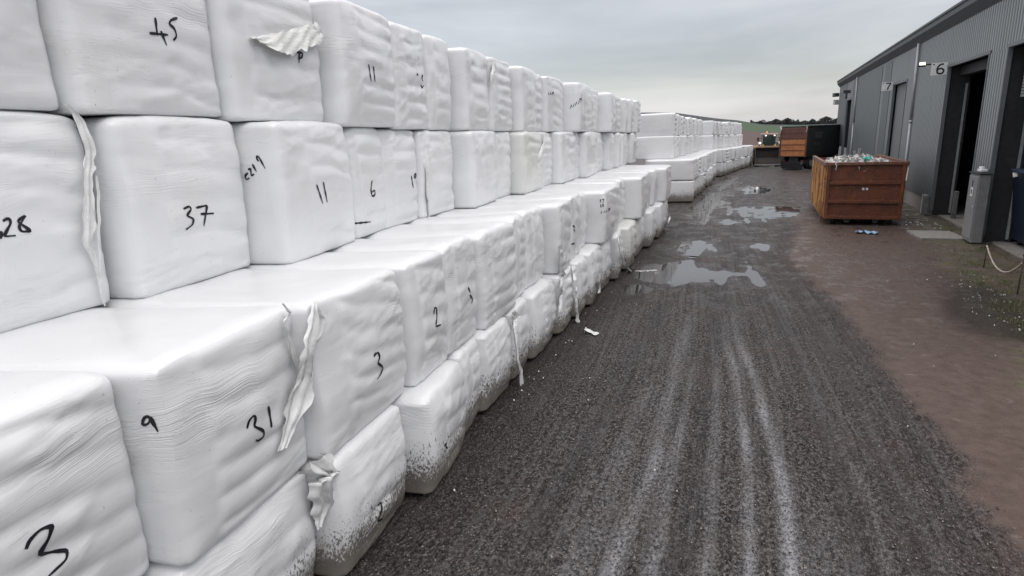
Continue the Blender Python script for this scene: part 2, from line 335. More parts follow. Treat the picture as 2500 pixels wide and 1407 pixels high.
TAILS=[
('r2',1,[(-4.5, 2.88, 3.679, 0.038), (-4.45, 2.91, 3.555, 0.085), (-4.42, 2.918, 3.415, 0.122), (-4.42, 2.893, 3.262, 0.139), (-4.45, 2.892, 3.191, 0.086), (-4.46, 2.861, 2.935, 0.134), (-4.46, 2.828, 2.704, 0.104), (-4.48, 2.877, 2.512, 0.047), (-4.5, 2.891, 2.257, 0.024)]),
('r2',1,[(-4.5, 2.988, 3.185, 0.024), (-4.5, 2.941, 2.804, 0.03), (-4.5, 2.904, 2.443, 0.024), (-4.5, 2.897, 2.24, 0.015)]),
('r3',2,[(-2.98, 3.383, 2.247, 0.043), (-2.9, 3.274, 2.116, 0.172), (-2.88, 3.148, 1.946, 0.297), (-2.88, 3.031, 1.749, 0.241), (-2.88, 2.96, 1.6, 0.2), (-2.88, 2.87, 1.5, 0.09), (-2.9, 2.80, 1.38, 0.06)]),
('r3',2,[(-3.0, 3.104, 2.306, 0.053), (-2.97, 3.072, 2.2, 0.083), (-2.97, 3.099, 2.015, 0.07), (-2.97, 3.121, 1.84, 0.031)]),
('r4',3,[(-2.95, 3.149, 1.093, 0.356), (-2.88, 3.133, 0.964, 0.312), (-2.88, 3.081, 0.792, 0.171), (-2.9, 3.042, 0.608, 0.041)]),
('r3',7,[(-2.98, 7.12, 1.104, 0.201), (-2.93, 7.054, 0.799, 0.203), (-2.9, 7.036, 0.463, 0.236), (-2.88, 7.09, 0.299, 0.464), (-2.8, 6.904, 0.178, 0.423)]),
('r4',9,[(-3.1, 10.35, 1.045, 0.427), (-3.0, 10.18, 0.71, 0.319), (-2.95, 10.047, 0.368, 0.264), (-2.9, 9.92, 0.12, 0.12), (-2.76, 9.88, 0.03, 0.14), (-2.62, 9.82, 0.005, 0.16), (-2.5, 9.76, 0.0, 0.2)]),
('r4',12,[(-3.0, 13.624, 1.037, 0.535), (-2.95, 13.713, 0.64, 0.364), (-2.9, 13.943, 0.304, 0.383), (-2.75, 13.829, 0.217, 0.295), (-2.3, 13.156, 0.394, 0.208), (-2.0, 12.94, 0.465, 0.171)]),
('r4',10,[(-3.0, 11.74, 0.589, 0.701), (-2.95, 11.709, 0.385, 1.258), (-2.9, 11.444, 0.284, 0.478)]),
('r4',14,[(-3.0, 17.72, 0.608, 0.725), (-2.95, 17.674, 0.255, 0.89), (-2.9, 17.536, 0.087, 0.586)]),
('r4',9,[(-3.1, 9.578, 1.557, 0.274), (-3.05, 9.482, 1.017, 0.182), (-3.0, 9.23, 0.518, 0.179)]),
('r4',16,[(-2.95, 19.509, 0.731, 2.887), (-2.9, 19.578, 0.33, 0.905)]),
('r4',16,[(-2.9, 20.622, 0.994, 1.413), (-2.85, 21.019, 0.533, 1.965), (-2.85, 20.664, 0.374, 0.807)]),
('r2',11,[(-4.55, 13.11, 3.389, 0.282), (-4.52, 12.982, 3.196, 0.452), (-4.52, 12.724, 2.985, 0.326), (-4.55, 12.705, 2.681, 0.161)]),
('r2',5,[(-4.58, 7.889, 3.454, 0.094), (-4.55, 7.831, 2.905, 0.119), (-4.55, 7.821, 2.491, 0.12), (-4.55, 7.819, 2.219, 0.072)]),
('r1',8,[(-4.5, 10.32, 4.616, 0.182), (-4.5, 10.23, 4.439, 0.217), (-4.52, 10.222, 4.27, 0.107)]),
('r1',3,[(-4.5, 5.624, 4.601, 0.067), (-4.45, 5.613, 4.515, 0.108), (-4.45, 5.639, 4.437, 0.082)]),
]

# ------------------------------------------------------------------ bales
def cube_grid(nx, ny, nz):
    """shared-vertex surface grid on the cube [-1,1]^3 -> verts (float), quads"""
    idx = {}; V = []; F = []
    def vid(i, j, k):
        key = (i, j, k)
        if key not in idx:
            idx[key] = len(V); V.append((2 * i / nx - 1, 2 * j / ny - 1, 2 * k / nz - 1))
        return idx[key]
    for j in range(ny):
        for k in range(nz):
            F.append((vid(nx, j, k), vid(nx, j + 1, k), vid(nx, j + 1, k + 1), vid(nx, j, k + 1)))
            F.append((vid(0, j, k), vid(0, j, k + 1), vid(0, j + 1, k + 1), vid(0, j + 1, k)))
    for i in range(nx):
        for k in range(nz):
            F.append((vid(i, 0, k), vid(i + 1, 0, k), vid(i + 1, 0, k + 1), vid(i, 0, k + 1)))
            F.append((vid(i, ny, k), vid(i, ny, k + 1), vid(i + 1, ny, k + 1), vid(i + 1, ny, k)))
    for i in range(nx):
        for j in range(ny):
            F.append((vid(i, j, nz), vid(i + 1, j, nz), vid(i + 1, j + 1, nz), vid(i, j + 1, nz)))
            F.append((vid(i, j, 0), vid(i, j + 1, 0), vid(i + 1, j + 1, 0), vid(i + 1, j, 0)))
    return np.array(V), np.array(F)
GRIDS = {q: cube_grid(*q) for q in ((24, 48, 50), (16, 30, 36), (10, 20, 24))}
def bale_verts(q, D, Wd, H, seed, bottom=False, und=1.0, slope=.12, u0=-.45, belly=0.0, lift=0.0):
    V, F = GRIDS[q]
    h = np.array([D / 2, Wd / 2, H / 2])
    r = .088 + .022 * vnoise(V[:, 0] * 1.3, V[:, 1] * 1.3, V[:, 2] * 1.3, seed)
    if bottom: r = r + .035 * sstep(.0, -1.0, V[:, 2])
    # pack grid lines towards the corners so that the rounding is smooth
    Pk = np.sign(V) * (np.abs(V) ** .82)
    P = Pk * h
    r = np.minimum(r, Wd * .42)
    rr = np.stack([r * .60, r * 1.15, r * (.42 + .34 * sstep(-.2, .2, V[:, 2]))], 1)
    inner = np.clip(P, -(h - rr), h - rr)
    d = (P - inner) / rr
    ln = np.linalg.norm(d, axis=1, keepdims=True); ln[ln == 0] = 1
    Nn = d / ln
    P = inner + Nn * rr
    u, v = V[:, 1], V[:, 2]; z = P[:, 2] + H / 2
    fx = np.clip(Nn[:, 0], 0, 1) ** 1.0
    # soft bulge of every face
    P[:, 0] += np.sign(Nn[:, 0]) * np.abs(Nn[:, 0]) * .045 * (1 - u ** 2) * (1 - v ** 2)
    P[:, 1] += Nn[:, 1] * .022 * (1 - V[:, 0] ** 2) * (1 - v ** 2)
    # strap bulges: rows of pillows between creases on the front
    s0 = 1.0 + .25 * math.sin(seed * 1.7)
    per = .235 * s0
    ph = z / per + slope * u * Wd / per * .6 + .30 * vnoise(P[:, 1] * 1.6, 0 * u, z * 1.2, seed + 3) + seed * .37
    pil = np.abs(np.sin(np.pi * ph)) ** .85
    amp = (.015 + .012 * vnoise(P[:, 1] * 2.2, z * 2.5, 0 * u, seed + 5)) * und
    edge = sstep(u0 - .02, u0 + .06, u)
    P[:, 0] += fx * edge * (amp * (pil - .6)) * sstep(-1.0, -.8, v) * sstep(1.0, .86, v)
    # step where the front wrap begins
    P[:, 0] += fx * edge * .013
    # broad dents
    P[:, 0] += fx * .030 * fbm(P[:, 1] * 1.5, z * 2.4, 0 * u, seed + 9, 3)
    # fine diagonal stretch creases
    cz = 1 - np.abs(vnoise(P[:, 1] * 2.0 + z * .5, z * 13 - P[:, 1] * 2.2, 0 * u, seed + 11))
    P[:, 0] += fx * .010 * (cz ** 7) * und * sstep(.1, .5, vnoise(P[:, 1] * 1.5, z * 1.5, 0 * u, seed + 13) + .35)
    top = np.clip(Nn[:, 2], 0, 1)
    P[:, 2] += top * (.012 * fbm(P[:, 0] * 2.2, P[:, 1] * 2.2, 0 * u, seed + 15, 3) - .012 * (u ** 4) )
    cz2 = 1 - np.abs(vnoise(P[:, 0] * 6, P[:, 1] * 2.5, 0 * u, seed + 21)); P[:, 2] += top * .006 * cz2 ** 7 * .5
    # near side wobble
    P[:, 1] += Nn[:, 1] * .018 * fbm(P[:, 0] * 2, z * 2.5, 0 * u, seed + 19, 3)
    # shear / lean of soft bales and sagging belly
    zn = z / H
    P[:, 0] += belly * np.sin(np.pi * np.clip(1 - zn, 0, 1) ** .8) * sstep(-1, 1, V[:, 0])
    k = math.sin(seed * 3.1) * .025; P[:, 1] += k * (zn - .5)
    # outline sag at the top corners
    P[:, 2] -= (.016 + .014 * math.sin(seed * 5.3)) * sstep(.4, 1.0, np.abs(u)) * sstep(.3, 1.0, v)
    P[:, 2] += lift * sstep(-.2, 1, V[:, 0]) * sstep(0, 1, v)
    P[:, 2] += H / 2
    P[:, 2] = np.maximum(P[:, 2], 0.004)
    return P, F

def stroke_ribbon(M, polyline, width, bvh, off=.004):
    """marker stroke laid on the bale front: polyline of world (y,z) hits the surface seen from +x"""
    pts = []
    for (a, b) in zip(polyline[:-1], polyline[1:]):
        n = max(2, int(math.hypot(b[0] - a[0], b[1] - a[1]) / .012))
        for k in range(n): pts.append((a[0] + (b[0] - a[0]) * k / n, a[1] + (b[1] - a[1]) * k / n))
    pts.append(polyline[-1])
    # smooth
    for _ in range(2):
        q = pts[:]
        for i in range(1, len(pts) - 1): q[i] = tuple((pts[i - 1][c] + 2 * pts[i][c] + pts[i + 1][c]) / 4 for c in (0, 1))
        pts = q
    V = []; n = len(pts)
    for i, (y, z) in enumerate(pts):
        y0, z0 = pts[max(0, i - 1)]; y1, z1 = pts[min(n - 1, i + 1)]
        ty, tz = y1 - y0, z1 - z0; l = math.hypot(ty, tz) or 1
        wd = width * (.55 + .45 * math.sin(math.pi * min(1, .15 + .85 * i / max(1, n - 1)))) * (1 + .25 * math.sin(i * .7))
        pr = []
        for s in (-.5, .5):
            yy, zz = y - tz / l * wd * s, z + ty / l * wd * s
            org = Vector((0, 0, 3.35)); hit = bvh.ray_cast(org, (Vector((M, yy, zz)) - org).normalized())
            if hit[0] is None: pr = None; break
            nn = hit[1] if hit[1].dot(org - hit[0]) > 0 else -hit[1]
            pr.append(hit[0] + nn * off)
        if pr: V += pr
    n = len(V) // 2
    if n < 2: return None
    F = [(2 * i, 2 * i + 1, 2 * i + 3, 2 * i + 2) for i in range(n - 1)]
    return V, F

def ribbon_tail(pts, maxw, seed, name, parent, Minv):
    """crumpled strip of loose film following pts=(x,y,z,width)"""
    P = [Vector(p[:3]) for p in pts]; Wd = [min(p[3], maxw) for p in pts]
    m = 11; S = []
    for i in range(len(P) - 1):
        n = max(3, int((P[i + 1] - P[i]).length / .025))
        for k in range(n):
            f = k / n; S.append((P[i].lerp(P[i + 1], f), Wd[i] + (Wd[i + 1] - Wd[i]) * (f * f * (3 - 2 * f))))
    S.append((P[-1], Wd[-1]))
    V = []; F = []
    for i, (c, wd) in enumerate(S):
        tw = .8 * math.sin(i * .11 + seed)
        for j in range(m):
            a = j / (m - 1) - .5
            fold = .09 * wd * math.sin(a * 13 + seed * 2 + i * .02) + .035 * wd * math.sin(a * 31 + i * .05 + seed) + .015 * wd * float(vnoise(i * .25, j * .9, 0, seed))
            wv = .72 + .38 * float(vnoise(i * .10, 0.5, 0, seed + 2)) + .12 * float(vnoise(i * .3, 2.5, 0, seed + 3))
            jag = (.10 * wd * float(vnoise(i * .35, (a > 0) * 3.0, 0, seed))) if j in (0, m - 1) else 0
            wy = a * wd * wv * math.cos(tw * .4) + jag
            V.append(Minv @ (c + Vector((fold + a * wd * math.sin(tw * .4) * .5 + .035, wy + .02 * math.sin(i * .07 + seed), .004 * math.sin(i + j)))))
    for v in V: pass
    for i in range(len(S) - 1):
        for j in range(m - 1):
            a = i * m + j; F.append((a, a + 1, a + m + 1, a + m))
    o = np_mesh(name, [tuple(v) for v in V], F, FILM_TAIL, parent, smooth=True)
    return o

ORD = ['first', 'second', 'third', 'fourth', 'fifth', 'sixth', 'seventh', 'eighth', 'ninth', 'tenth', 'eleventh', 'twelfth', 'thirteenth', 'fourteenth', 'fifteenth', 'sixteenth', 'seventeenth', 'eighteenth', 'nineteenth', 'twentieth', 'twenty-first', 'twenty-second', 'twenty-third']
TIER = {'r1': 'top tier', 'r2': 'second tier', 'r3': 'third tier', 'r4': 'ground tier'}
MARKLAB = {('r1', 2): 'with 45 in black marker', ('r2', 1): 'with 28 in black marker', ('r2', 2): 'with 37 in black marker', ('r2', 3): 'with 0219 and 11',
           ('r1', 3): 'with a P and torn flap', ('r1', 4): 'with 11 in black marker', ('r1', 5): 'with faint 20 in marker', ('r2', 4): 'with a 6 in black marker', ('r2', 5): 'with 10 in black marker',
           ('r1', 11): 'with small 219 in marker', ('r1', 12): 'with a slanting date in marker', ('r3', 1): 'with 31 and a 9 in marker', ('r3', 0): 'with one large 3 in marker',
           ('r3', 2): 'with a slim 3 in marker', ('r4', 2): 'with a 2 above mud splashes', ('r3', 3): 'with a 2 in black marker', ('r3', 4): 'with broken 2 in marker', ('r3', 9): 'with short faded marker ticks',
           ('r3', 11): 'with 05, 00 and date in marker', ('r4', 3): 'with small 3 above mud splashes'}
BALES = {}
# near stack: boundaries along the wall, measured on site in metres
RB = {
 'r1': [0.15, 1.55, 2.88, 4.31, 5.77, 7.14, 8.18, 9.08, 10.36, 11.64, 12.88, 13.62, 15.28, 17.35, 18.79, 20.1, 21.81, 22.65, 23.6, 25.3],
 'r2': [0.35, 1.68, 3.0, 4.38, 5.80, 6.76, 7.80, 9.05, 10.47, 11.5, 13.0, 14.1, 16.05, 17.9, 19.33, 20.6, 21.8, 23.2, 24.75],
 'r3': [0.55, 1.83, 3.10, 4.49, 5.40, 6.34, 7.59, 8.32, 9.35, 10.42, 11.62, 12.28, 14.5, 15.34, 16.2, 18.41, 19.39, 20.5, 22.9],
 'r4': [0.58, 1.83, 3.07, 4.24, 5.38, 6.2, 7.17, 8.09, 9.34, 10.39, 11.26, 12.55, 13.51, 14.71, 16.34, 17.89, 19.64, 22.2],
}
# x of the near and the far front corner of every bale: most stand slightly askew, near corner proud
CORN = {
 'r1': {0: (-4.5, -4.6), 1: (-4.46, -4.6), 2: (-4.42, -4.58), 3: (-4.46, -4.6), 4: (-4.36, -4.55), 5: (-4.52, -4.62), 6: (-4.6, -4.68), 7: (-4.42, -4.6), 8: (-4.55, -4.66), 9: (-4.45, -4.62), 10: (-4.66, -4.72), 11: (-4.58, -4.7), 12: (-4.3, -4.55), 13: (-4.6, -4.7), 14: (-4.28, -4.5)},
 'r2': {0: (-4.5, -4.6), 1: (-4.48, -4.6), 2: (-4.39, -4.56), 3: (-4.16, -4.40), 4: (-4.42, -4.6), 5: (-4.58, -4.64), 6: (-4.6, -4.70), 7: (-4.36, -4.55), 8: (-4.6, -4.66), 9: (-4.38, -4.5), 10: (-4.6, -4.66), 11: (-4.42, -4.55), 12: (-4.34, -4.5), 13: (-4.6, -4.7)},
 'r3': {0: (-2.84, -3.02), 1: (-2.79, -2.99), 2: (-2.83, -2.96), 3: (-2.89, -2.99), 4: (-3.0, -3.08), 5: (-2.98, -3.05), 6: (-3.12, -3.22), 7: (-3.19, -3.27), 8: (-3.0, -3.12), 9: (-3.1, -3.26), 10: (-3.28, -3.34), 11: (-2.92, -3.12), 12: (-3.22, -3.3), 13: (-3.26, -3.34), 14: (-2.88, -3.1), 15: (-3.1, -3.2), 16: (-3.06, -3.16), 17: (-2.84, -3.02)},
 'r4': {0: (-2.86, -2.98), 1: (-2.86, -3.0), 2: (-2.78, -2.92), 3: (-2.68, -2.90), 4: (-2.92, -3.1), 5: (-2.96, -3.02), 6: (-3.02, -3.12), 7: (-3.0, -3.12)},
}
seam12 = lambda y: float(np.interp(y, [0, 3, 5, 7, 12, 19, 25, 60], [3.66, 3.63, 3.58, 3.51, 3.45, 3.40, 3.33, 3.3]))
ztop = lambda y: float(np.interp(y, [0, 5, 7.4, 10, 13, 19, 26, 60], [5.0, 4.97, 4.9, 4.77, 4.70, 4.58, 4.52, 4.5]))
def zr(tier, y):
    if y > 29.5:
        f = (y - 31) / 31; lv = [0, 1.03 - .08 * f, 2.02 - .17 * f, 3.14 - .29 * f, 4.2 - .4 * f]
        return {'r4': (lv[0], lv[1]), 'r3': (lv[1], lv[2]), 'r2': (lv[2], lv[3]), 'r1': (lv[3], lv[4])}[tier]
    s34 = float(np.interp(y, [0, 6, 12], [1.03, 1.035, 1.085]))
    return {'r4': (0.0, s34), 'r3': (s34, 2.2), 'r2': (2.2, seam12(y)), 'r1': (seam12(y), ztop(y))}[tier]
def add_bale(tier, i, y0, y1, X, q, name_group, label, D=2.2, seedoff=0, mat=None, rz=0.0, org=None, shared=None):
    yc = (y0 + y1) / 2; Wd = (y1 - y0) - .028; z0, z1 = zr(tier, yc)
    rs = random.Random(seedoff * 100 + i * 7 + ord(tier[1]) * 991)
    jit = rs.uniform(-.02, .02) if tier == 'r1' else 0
    if y0 > 29.5: jit *= 3.5
    H = z1 - z0 + .012 + (jit if tier == 'r1' else 0)
    if shared is not None:
        me, (bD, bW, bH) = shared
        o = bpy.data.objects.new('wrapped_bale', me); COL.objects.link(o)
        o.scale = (1, Wd / bW, H / bH)
    else:
        V, F = bale_verts(q, D, Wd, H, rs.randint(1, 9999), tier == 'r4', und=rs.uniform(.8, 1.35) * (1.0 if y1 < 10 else 1.5) * (.9 if (tier in ('r1', 'r2') and y1 < 6) else 1.0),
                          slope=(.16 if tier in ('r3', 'r4') else .04) * rs.uniform(.5, 1.5), u0=rs.uniform(-.62, -.3), belly=.05 if tier == 'r4' else rs.uniform(0, .03), lift=.055 if (tier == 'r3' and y1 < 12) else 0)
        o = np_mesh('wrapped_bale', V, F, mat or FILM, smooth=True)
    cx, cy = X - D / 2, yc
    if org:
        ca, sa = math.cos(org[2]), math.sin(org[2])
        lx, ly = cx - org[0], cy - org[1]
        cx, cy = org[0] + lx * ca - ly * sa, org[1] + lx * sa + ly * ca; rz = org[2] + rz
    o.location = (cx, cy, z0); o.rotation_euler = (0, 0, rz)
    tag(o, label, 'bale', name_group)
    return o
for tier in ('r1', 'r2', 'r3', 'r4'):
    b = RB[tier]
    for i in range(len(b) - 1):
        y0, y1 = b[i], b[i + 1]
        q = (24, 48, 50) if y1 < 9.5 else ((16, 30, 36) if y1 < 17 else (10, 20, 24))
        ml_ = MARKLAB.get((tier, i), '')
        if ml_: lab = 'white wrapped bale %s, %s of the near stack' % (ml_, TIER[tier])
        else: lab = 'plain white wrapped bale, %s from the near end in near stack %s' % (ORD[i], TIER[tier])
        if tier == 'r4' and not ml_: lab = 'mud-splashed white wrapped bale, %s from the near end of the near stack' % ORD[i]
        rs = random.Random(i * 31 + ord(tier[1]))
        mat = FILM_DIRTY if (tier, i) in (('r2', 9), ('r4', 13)) else FILM
        xn, xf = CORN[tier].get(i) or (lambda c: (c + rs.uniform(.04, .2), c))({'r1': -4.62, 'r2': -4.62, 'r3': -3.15, 'r4': -3.1}[tier] + rs.uniform(-.06, .04))
        yaw = math.atan2(xn - xf, y1 - y0)
        BALES[(tier, i)] = add_bale(tier, i, y0, y1, (xn + xf) / 2 - .055, q, 'white wrapped bales of the near stack', lab, mat=mat, rz=yaw)
# a second bale deep at the open end of the near stack carries the upper tiers
bpy.context.view_layer.update()
VAR = []
for k in range(12):
    V, F = bale_verts((10, 20, 24), 2.2, 1.2, 1.1, 500 + k * 13, False, und=4.0, slope=.1, u0=-.75)
    VAR.append((np_mesh('wrapped_bale', V, F, FILM, link=False, smooth=True), (2.2, 1.2, 1.1)))
def far_block(y0, y1, n, Xup, Xlow, up0, up1, nu, org, gname, sname, cut=0):
    for tier, a, bb, m, X in (('r1', up0, up1, nu, Xup), ('r2', up0 - .15, up1, nu, Xup + .03), ('r3', y0, y1, n, Xlow), ('r4', y0, y1 - .2, n, Xlow)):
        rs = random.Random(ord(tier[1]) * 77 + int(y0))
        ws = [rs.uniform(.85, 1.2) for _ in range(m)]; s_ = sum(ws); y = a
        for i in range(m):
            w_ = ws[i] / s_ * (bb - a)
            X_ = X + rs.uniform(-.12, .12) * (0 if i == 0 else 1)
            add_bale(tier, i, y + .045, y + w_ - .045, X_, None, gname, 'small far-off white wrapped bale, %s from near end, %s %s' % (ORD[i], sname, TIER[tier]),
                     D=2.2, shared=VAR[rs.randrange(12)], rz=R(rs.uniform(4, 17)), org=org)
            y += w_
far_block(30.2, 46.8, 13, -4.15, -3.12, 31.3, 47.0, 13, (-3.1, 30, 0), 'white wrapped bales of the middle stack', 'middle stack')
far_block(47.6, 62.0, 12, -3.75, -2.85, 48.3, 61.6, 11, (-2.85, 47.6, R(-7.5)), 'white wrapped bales of the far stack', 'far stack')

# markings and loose film on the near stack
def bvh_of(o):
    me = o.data; M = o.matrix_world
    return BVHTree.FromPolygons([M @ v.co for v in me.vertices], [tuple(p.vertices) for p in me.polygons])
bpy.context.view_layer.update()
bv = {}
for tier, i, strokes in MARKS:
    ym = sum(p[0] for st in strokes for p in st) / sum(len(st) for st in strokes)
    i = max(k for k in range(len(RB[tier]) - 1) if RB[tier][k] <= ym)
    o = BALES[(tier, i)]
    if (tier, i) not in bv: bv[(tier, i)] = bvh_of(o)
    Mi = o.matrix_world.inverted(); V = []; F = []
    for st in strokes:
        dist = st[0][0]
        wdt = .016 + .0012 * dist
        if (tier, i) == ('r3', 0): wdt = .02
        r_ = stroke_ribbon({'r1': -4.58, 'r2': -4.58, 'r3': -3.0 if i < 4 else -3.1, 'r4': -2.95}[tier], st, wdt, bv[(tier, i)])
        if r_ is None:
            print('stroke missed', tier, i, st[0]); continue
        k = len(V); V += [tuple(Mi @ v) for v in r_[0]]; F += [tuple(a + k for a in f) for f in r_[1]]
    if V: np_mesh('marker_writing', V, F, INK, o)
def surf_x(tier, i, y, z):
    best = -9
    for t_ in {'r1': ('r1', 'r2'), 'r2': ('r1', 'r2'), 'r3': ('r3', 'r4'), 'r4': ('r3', 'r4')}[tier]:
        for k in range(len(RB[t_]) - 1):
            if RB[t_][k] - .15 <= y <= RB[t_][k + 1] + .15:
                if (t_, k) not in bv: bv[(t_, k)] = bvh_of(BALES[(t_, k)])
                h_ = bv[(t_, k)].ray_cast(Vector((0, y, z)), Vector((-1, 0, 0)))
                if h_[0] is not None: best = max(best, h_[0].x)
    return best
for n_, (tier, i, pts) in enumerate(TAILS):
    o = BALES[(tier, i)]
    q_ = []
    fine = []
    for a_, b_ in zip(pts[:-1], pts[1:]):
        m_ = max(2, int(math.dist(a_[:3], b_[:3]) / .06))
        fine += [tuple(a_[c] + (b_[c] - a_[c]) * k / m_ for c in range(4)) for k in range(m_)]
    fine.append(pts[-1])
    for k_, (x, y, z, w_) in enumerate(fine):
        if z > .05 and not (n_ == 7 and y > 14.0):
            w2 = min(w_, .3)
            sx0 = max(surf_x(tier, i, y + dy, z) for dy in (-w2 * .45, -w2 * .2, 0, w2 * .2, w2 * .45))
            if sx0 > -8 and abs(sx0 - x) < .4: x2 = sx0 + .004; y *= x2 / x; z = 3.35 + (z - 3.35) * (x2 / x); x = x2
        q_.append((x, y, z, w_))
    for _ in range(2): q_ = [q_[0]] + [(max(q_[k][0], (q_[k - 1][0] + q_[k][0] + q_[k + 1][0]) / 3),) + q_[k][1:] for k in range(1, len(q_) - 1)] + [q_[-1]]
    pts = q_
    ribbon_tail([(a_, b_, c_, w_ * (1.5 if n_ in (2, 4) else 1)) for a_, b_, c_, w_ in pts], .42 if n_ in (2, 4) else (.15 if pts[0][1] < 8 else .17), n_ * 1.3 + .4, 'loose_film_strip', o, o.matrix_world.inverted())
def ragged_flap(outline, x01, parent, seed, depth=.10, name='torn_film_flap', mat=None):
    """sheet of torn film: outline top edge / bottom edge pairs [(y,ztop,zbot)]"""
    V = []; F = []; m = 9
    Mi = parent.matrix_world.inverted(); n = 34
    ys = [p[0] for p in outline]; zt = [p[1] for p in outline]; zb = [p[2] for p in outline]
    for i in range(n):
        y = ys[0] + (ys[-1] - ys[0]) * i / (n - 1); x = x01[0] + (x01[1] - x01[0]) * i / (n - 1)
        a = float(np.interp(y, ys, zt)); b = float(np.interp(y, ys, zb)) + .02 * float(vnoise(i * .6, 0, 0, seed))
        for j in range(m):
            f = j / (m - 1)
            V.append(tuple(Mi @ Vector((x + depth * (f ** .7) * (1 + .25 * math.sin(i * .5 + seed)) + .012 * math.sin(i * .9 + j * 1.7), y, a + (b - a) * f + .008 * math.sin(i * 1.3 + j)))))
    for i in range(n - 1):
        for j in range(m - 1):
            a = i * m + j; F.append((a, a + 1, a + m + 1, a + m))
    return np_mesh(name, V, F, mat or FILM_TAIL, parent, smooth=True)
fl = ragged_flap([(4.68, 4.33, 4.31), (4.95, 4.40, 4.24), (5.2, 4.47, 4.23), (5.5, 4.55, 4.34), (5.72, 4.62, 4.40), (5.78, 4.62, 4.44)], (-4.49, -4.59), BALES[('r1', 3)], 3, .09, mat=FILM_DIRTY)

# ------------------------------------------------------------------ ground
def lines(fn, a, b):
    r = [a]
    while r[-1] < b: r.append(r[-1] + fn(r[-1]))
    return r
gx = [-3000, -1200, -400, -120, -40, -15, -8] + list(np.arange(-4.6, 6.81, .045)) + [8, 11, 16, 30, 60, 140, 400, 1200, 3000]
gy = [-60, -20, -6, -2, 0, 1.2] + lines(lambda y: max(.045, .0085 * y), 2.2, 72) + [76, 80, 86, 95, 110, 140, 200, 300, 500, 900, 1800, 3500]
GX, GY = np.meshgrid(gx, gy)
XX, YY = GX.ravel(), GY.ravel()
inside = ((XX > -7) & (XX < 7.5) & (YY > 2) & (YY < 73)).astype(float)
def track(pts, w, x, y):
    ys = [p[1] for p in pts]; xs_ = [p[0] for p in pts]
    c = np.interp(y, ys, xs_) + .03 * vnoise(y * .7, 0, 0, int(abs(pts[0][0]) * 100))
    return np.exp(-((x - c) / w) ** 2) * sstep(ys[0] - 2, ys[0], y) * (1 - sstep(ys[-1] - 2, ys[-1] + 1, y))
SILT = [([(.47, 3.5), (.36, 6), (.12, 8.1), (-.2, 10.1), (-.35, 11.8)], .06, .95),
        ([(.10, 3.5), (.02, 6.4), (-.22, 8.8), (-.4, 10.7)], .055, .85),
        ([(-.88, 3.2), (-.89, 6.0), (-.95, 7.8), (-1.04, 9.4), (-1.08, 11.6)], .085, .8),
        ([(-.64, 3.4), (-.68, 6.0), (-.78, 9)], .05, .6),
        ([(-1.25, 3.2), (-1.22, 4.5), (-1.21, 5.2)], .05, .3),
        ([(1.15, 3.5), (1.1, 6), (.8, 9), (.45, 12)], .035, .25),
        ([(1.5, 3.5), (1.45, 6), (1.2, 9), (.75, 13)], .035, .2),
        ([(-1.25, 3.2), (-1.2, 6), (-1.2, 8)], .14, .3),
        ([(-.2, 3.4), (-.3, 6.4), (-.5, 9.5)], .05, .5),
        ([(.75, 3.5), (.72, 5)], .2, .5)]
silt = np.zeros_like(XX)
for pts, w_, a_ in SILT: silt = np.maximum(silt, a_ * track(pts, w_, XX, YY))
silt *= (1.15 - .06 * YY).clip(.35, 1) * 1.1
silt *= .35 + .8 * (vnoise(XX * 5, YY * 1.2, 0 * XX, 4) * .5 + .5)
across = XX - np.interp(YY, [3, 8, 12, 18, 26, 45, 62], [0, -.12, -.5, -1.1, -1.9, -1.8, .3])
RUTS = [([(1.35, 3), (1.3, 8), (1.0, 12), (.3, 18), (-.6, 26), (-.8, 40), (0.3, 60)], .14),
        ([(-1.7, 3), (-1.7, 10), (-1.6, 18), (-2.0, 26), (-2.1, 40), (-.8, 60)], .16),
        ([(1.75, 3), (1.72, 8), (1.4, 12), (.75, 18), (0.1, 26)], .06),
        ([(.95, 3), (.9, 7), (.55, 11), (.0, 15), (-.9, 22), (-1.3, 30), (-.9, 60)], .16),
        ([(-.45, 3), (-.5, 8), (-.7, 12), (-.7, 18), (-1.2, 26), (-1.4, 40)], .12)]
rut = np.zeros_like(XX)
for pts, w_ in RUTS: rut = np.maximum(rut, track(pts, w_, XX, YY))
mudx = np.interp(YY, [2, 5.6, 7.3, 8.6, 12.3, 17.8, 22.4, 30, 45, 60], [2.1, 2.05, 1.99, 1.84, 1.56, .75, 1.2, 1.3, 1.6, 2.0])
mud = sstep(-.12, .16, XX - mudx + .12 * vnoise(YY * 2.2, XX * 3, 0 * XX, 8) + .10 * vnoise(YY * 9, XX * 9, 0 * XX, 9)) * (1 - sstep(22, 30, YY) * .6)
def blob(cx, cy, rx, ry, seed, edge=.5):
    d = np.sqrt(((XX - cx) / rx) ** 2 + ((YY - cy) / ry) ** 2) + edge * fbm(XX * 1.1, YY * 1.1, 0 * XX, seed, 4)
    return 1 - sstep(.55, 1.25, d)
PUD = [(-2.0, 15.1, 1.0, 1.3), (-.95, 15.2, .65, .4), (-2.5, 13.3, .5, .6), (-1.75, 18.6, .9, 1.3), (.05, 19.2, .5, .8), (.3, 27.6, 1.5, 2.8), (-2.3, 31, .9, 8), (-2.2, 43, .9, 6), (-.3, 38, .9, 2.5), (-1.0, 24.2, .5, .9)]
pud = np.zeros_like(XX)
for k, (a_, b_, c_, d_) in enumerate(PUD): pud = np.maximum(pud, blob(a_, b_, c_, d_, 30 + k) * (1 if k not in (3, 7) else .8))
scat = blob(-.4, 14.8, 1.0, .8, 77, .9) * .6
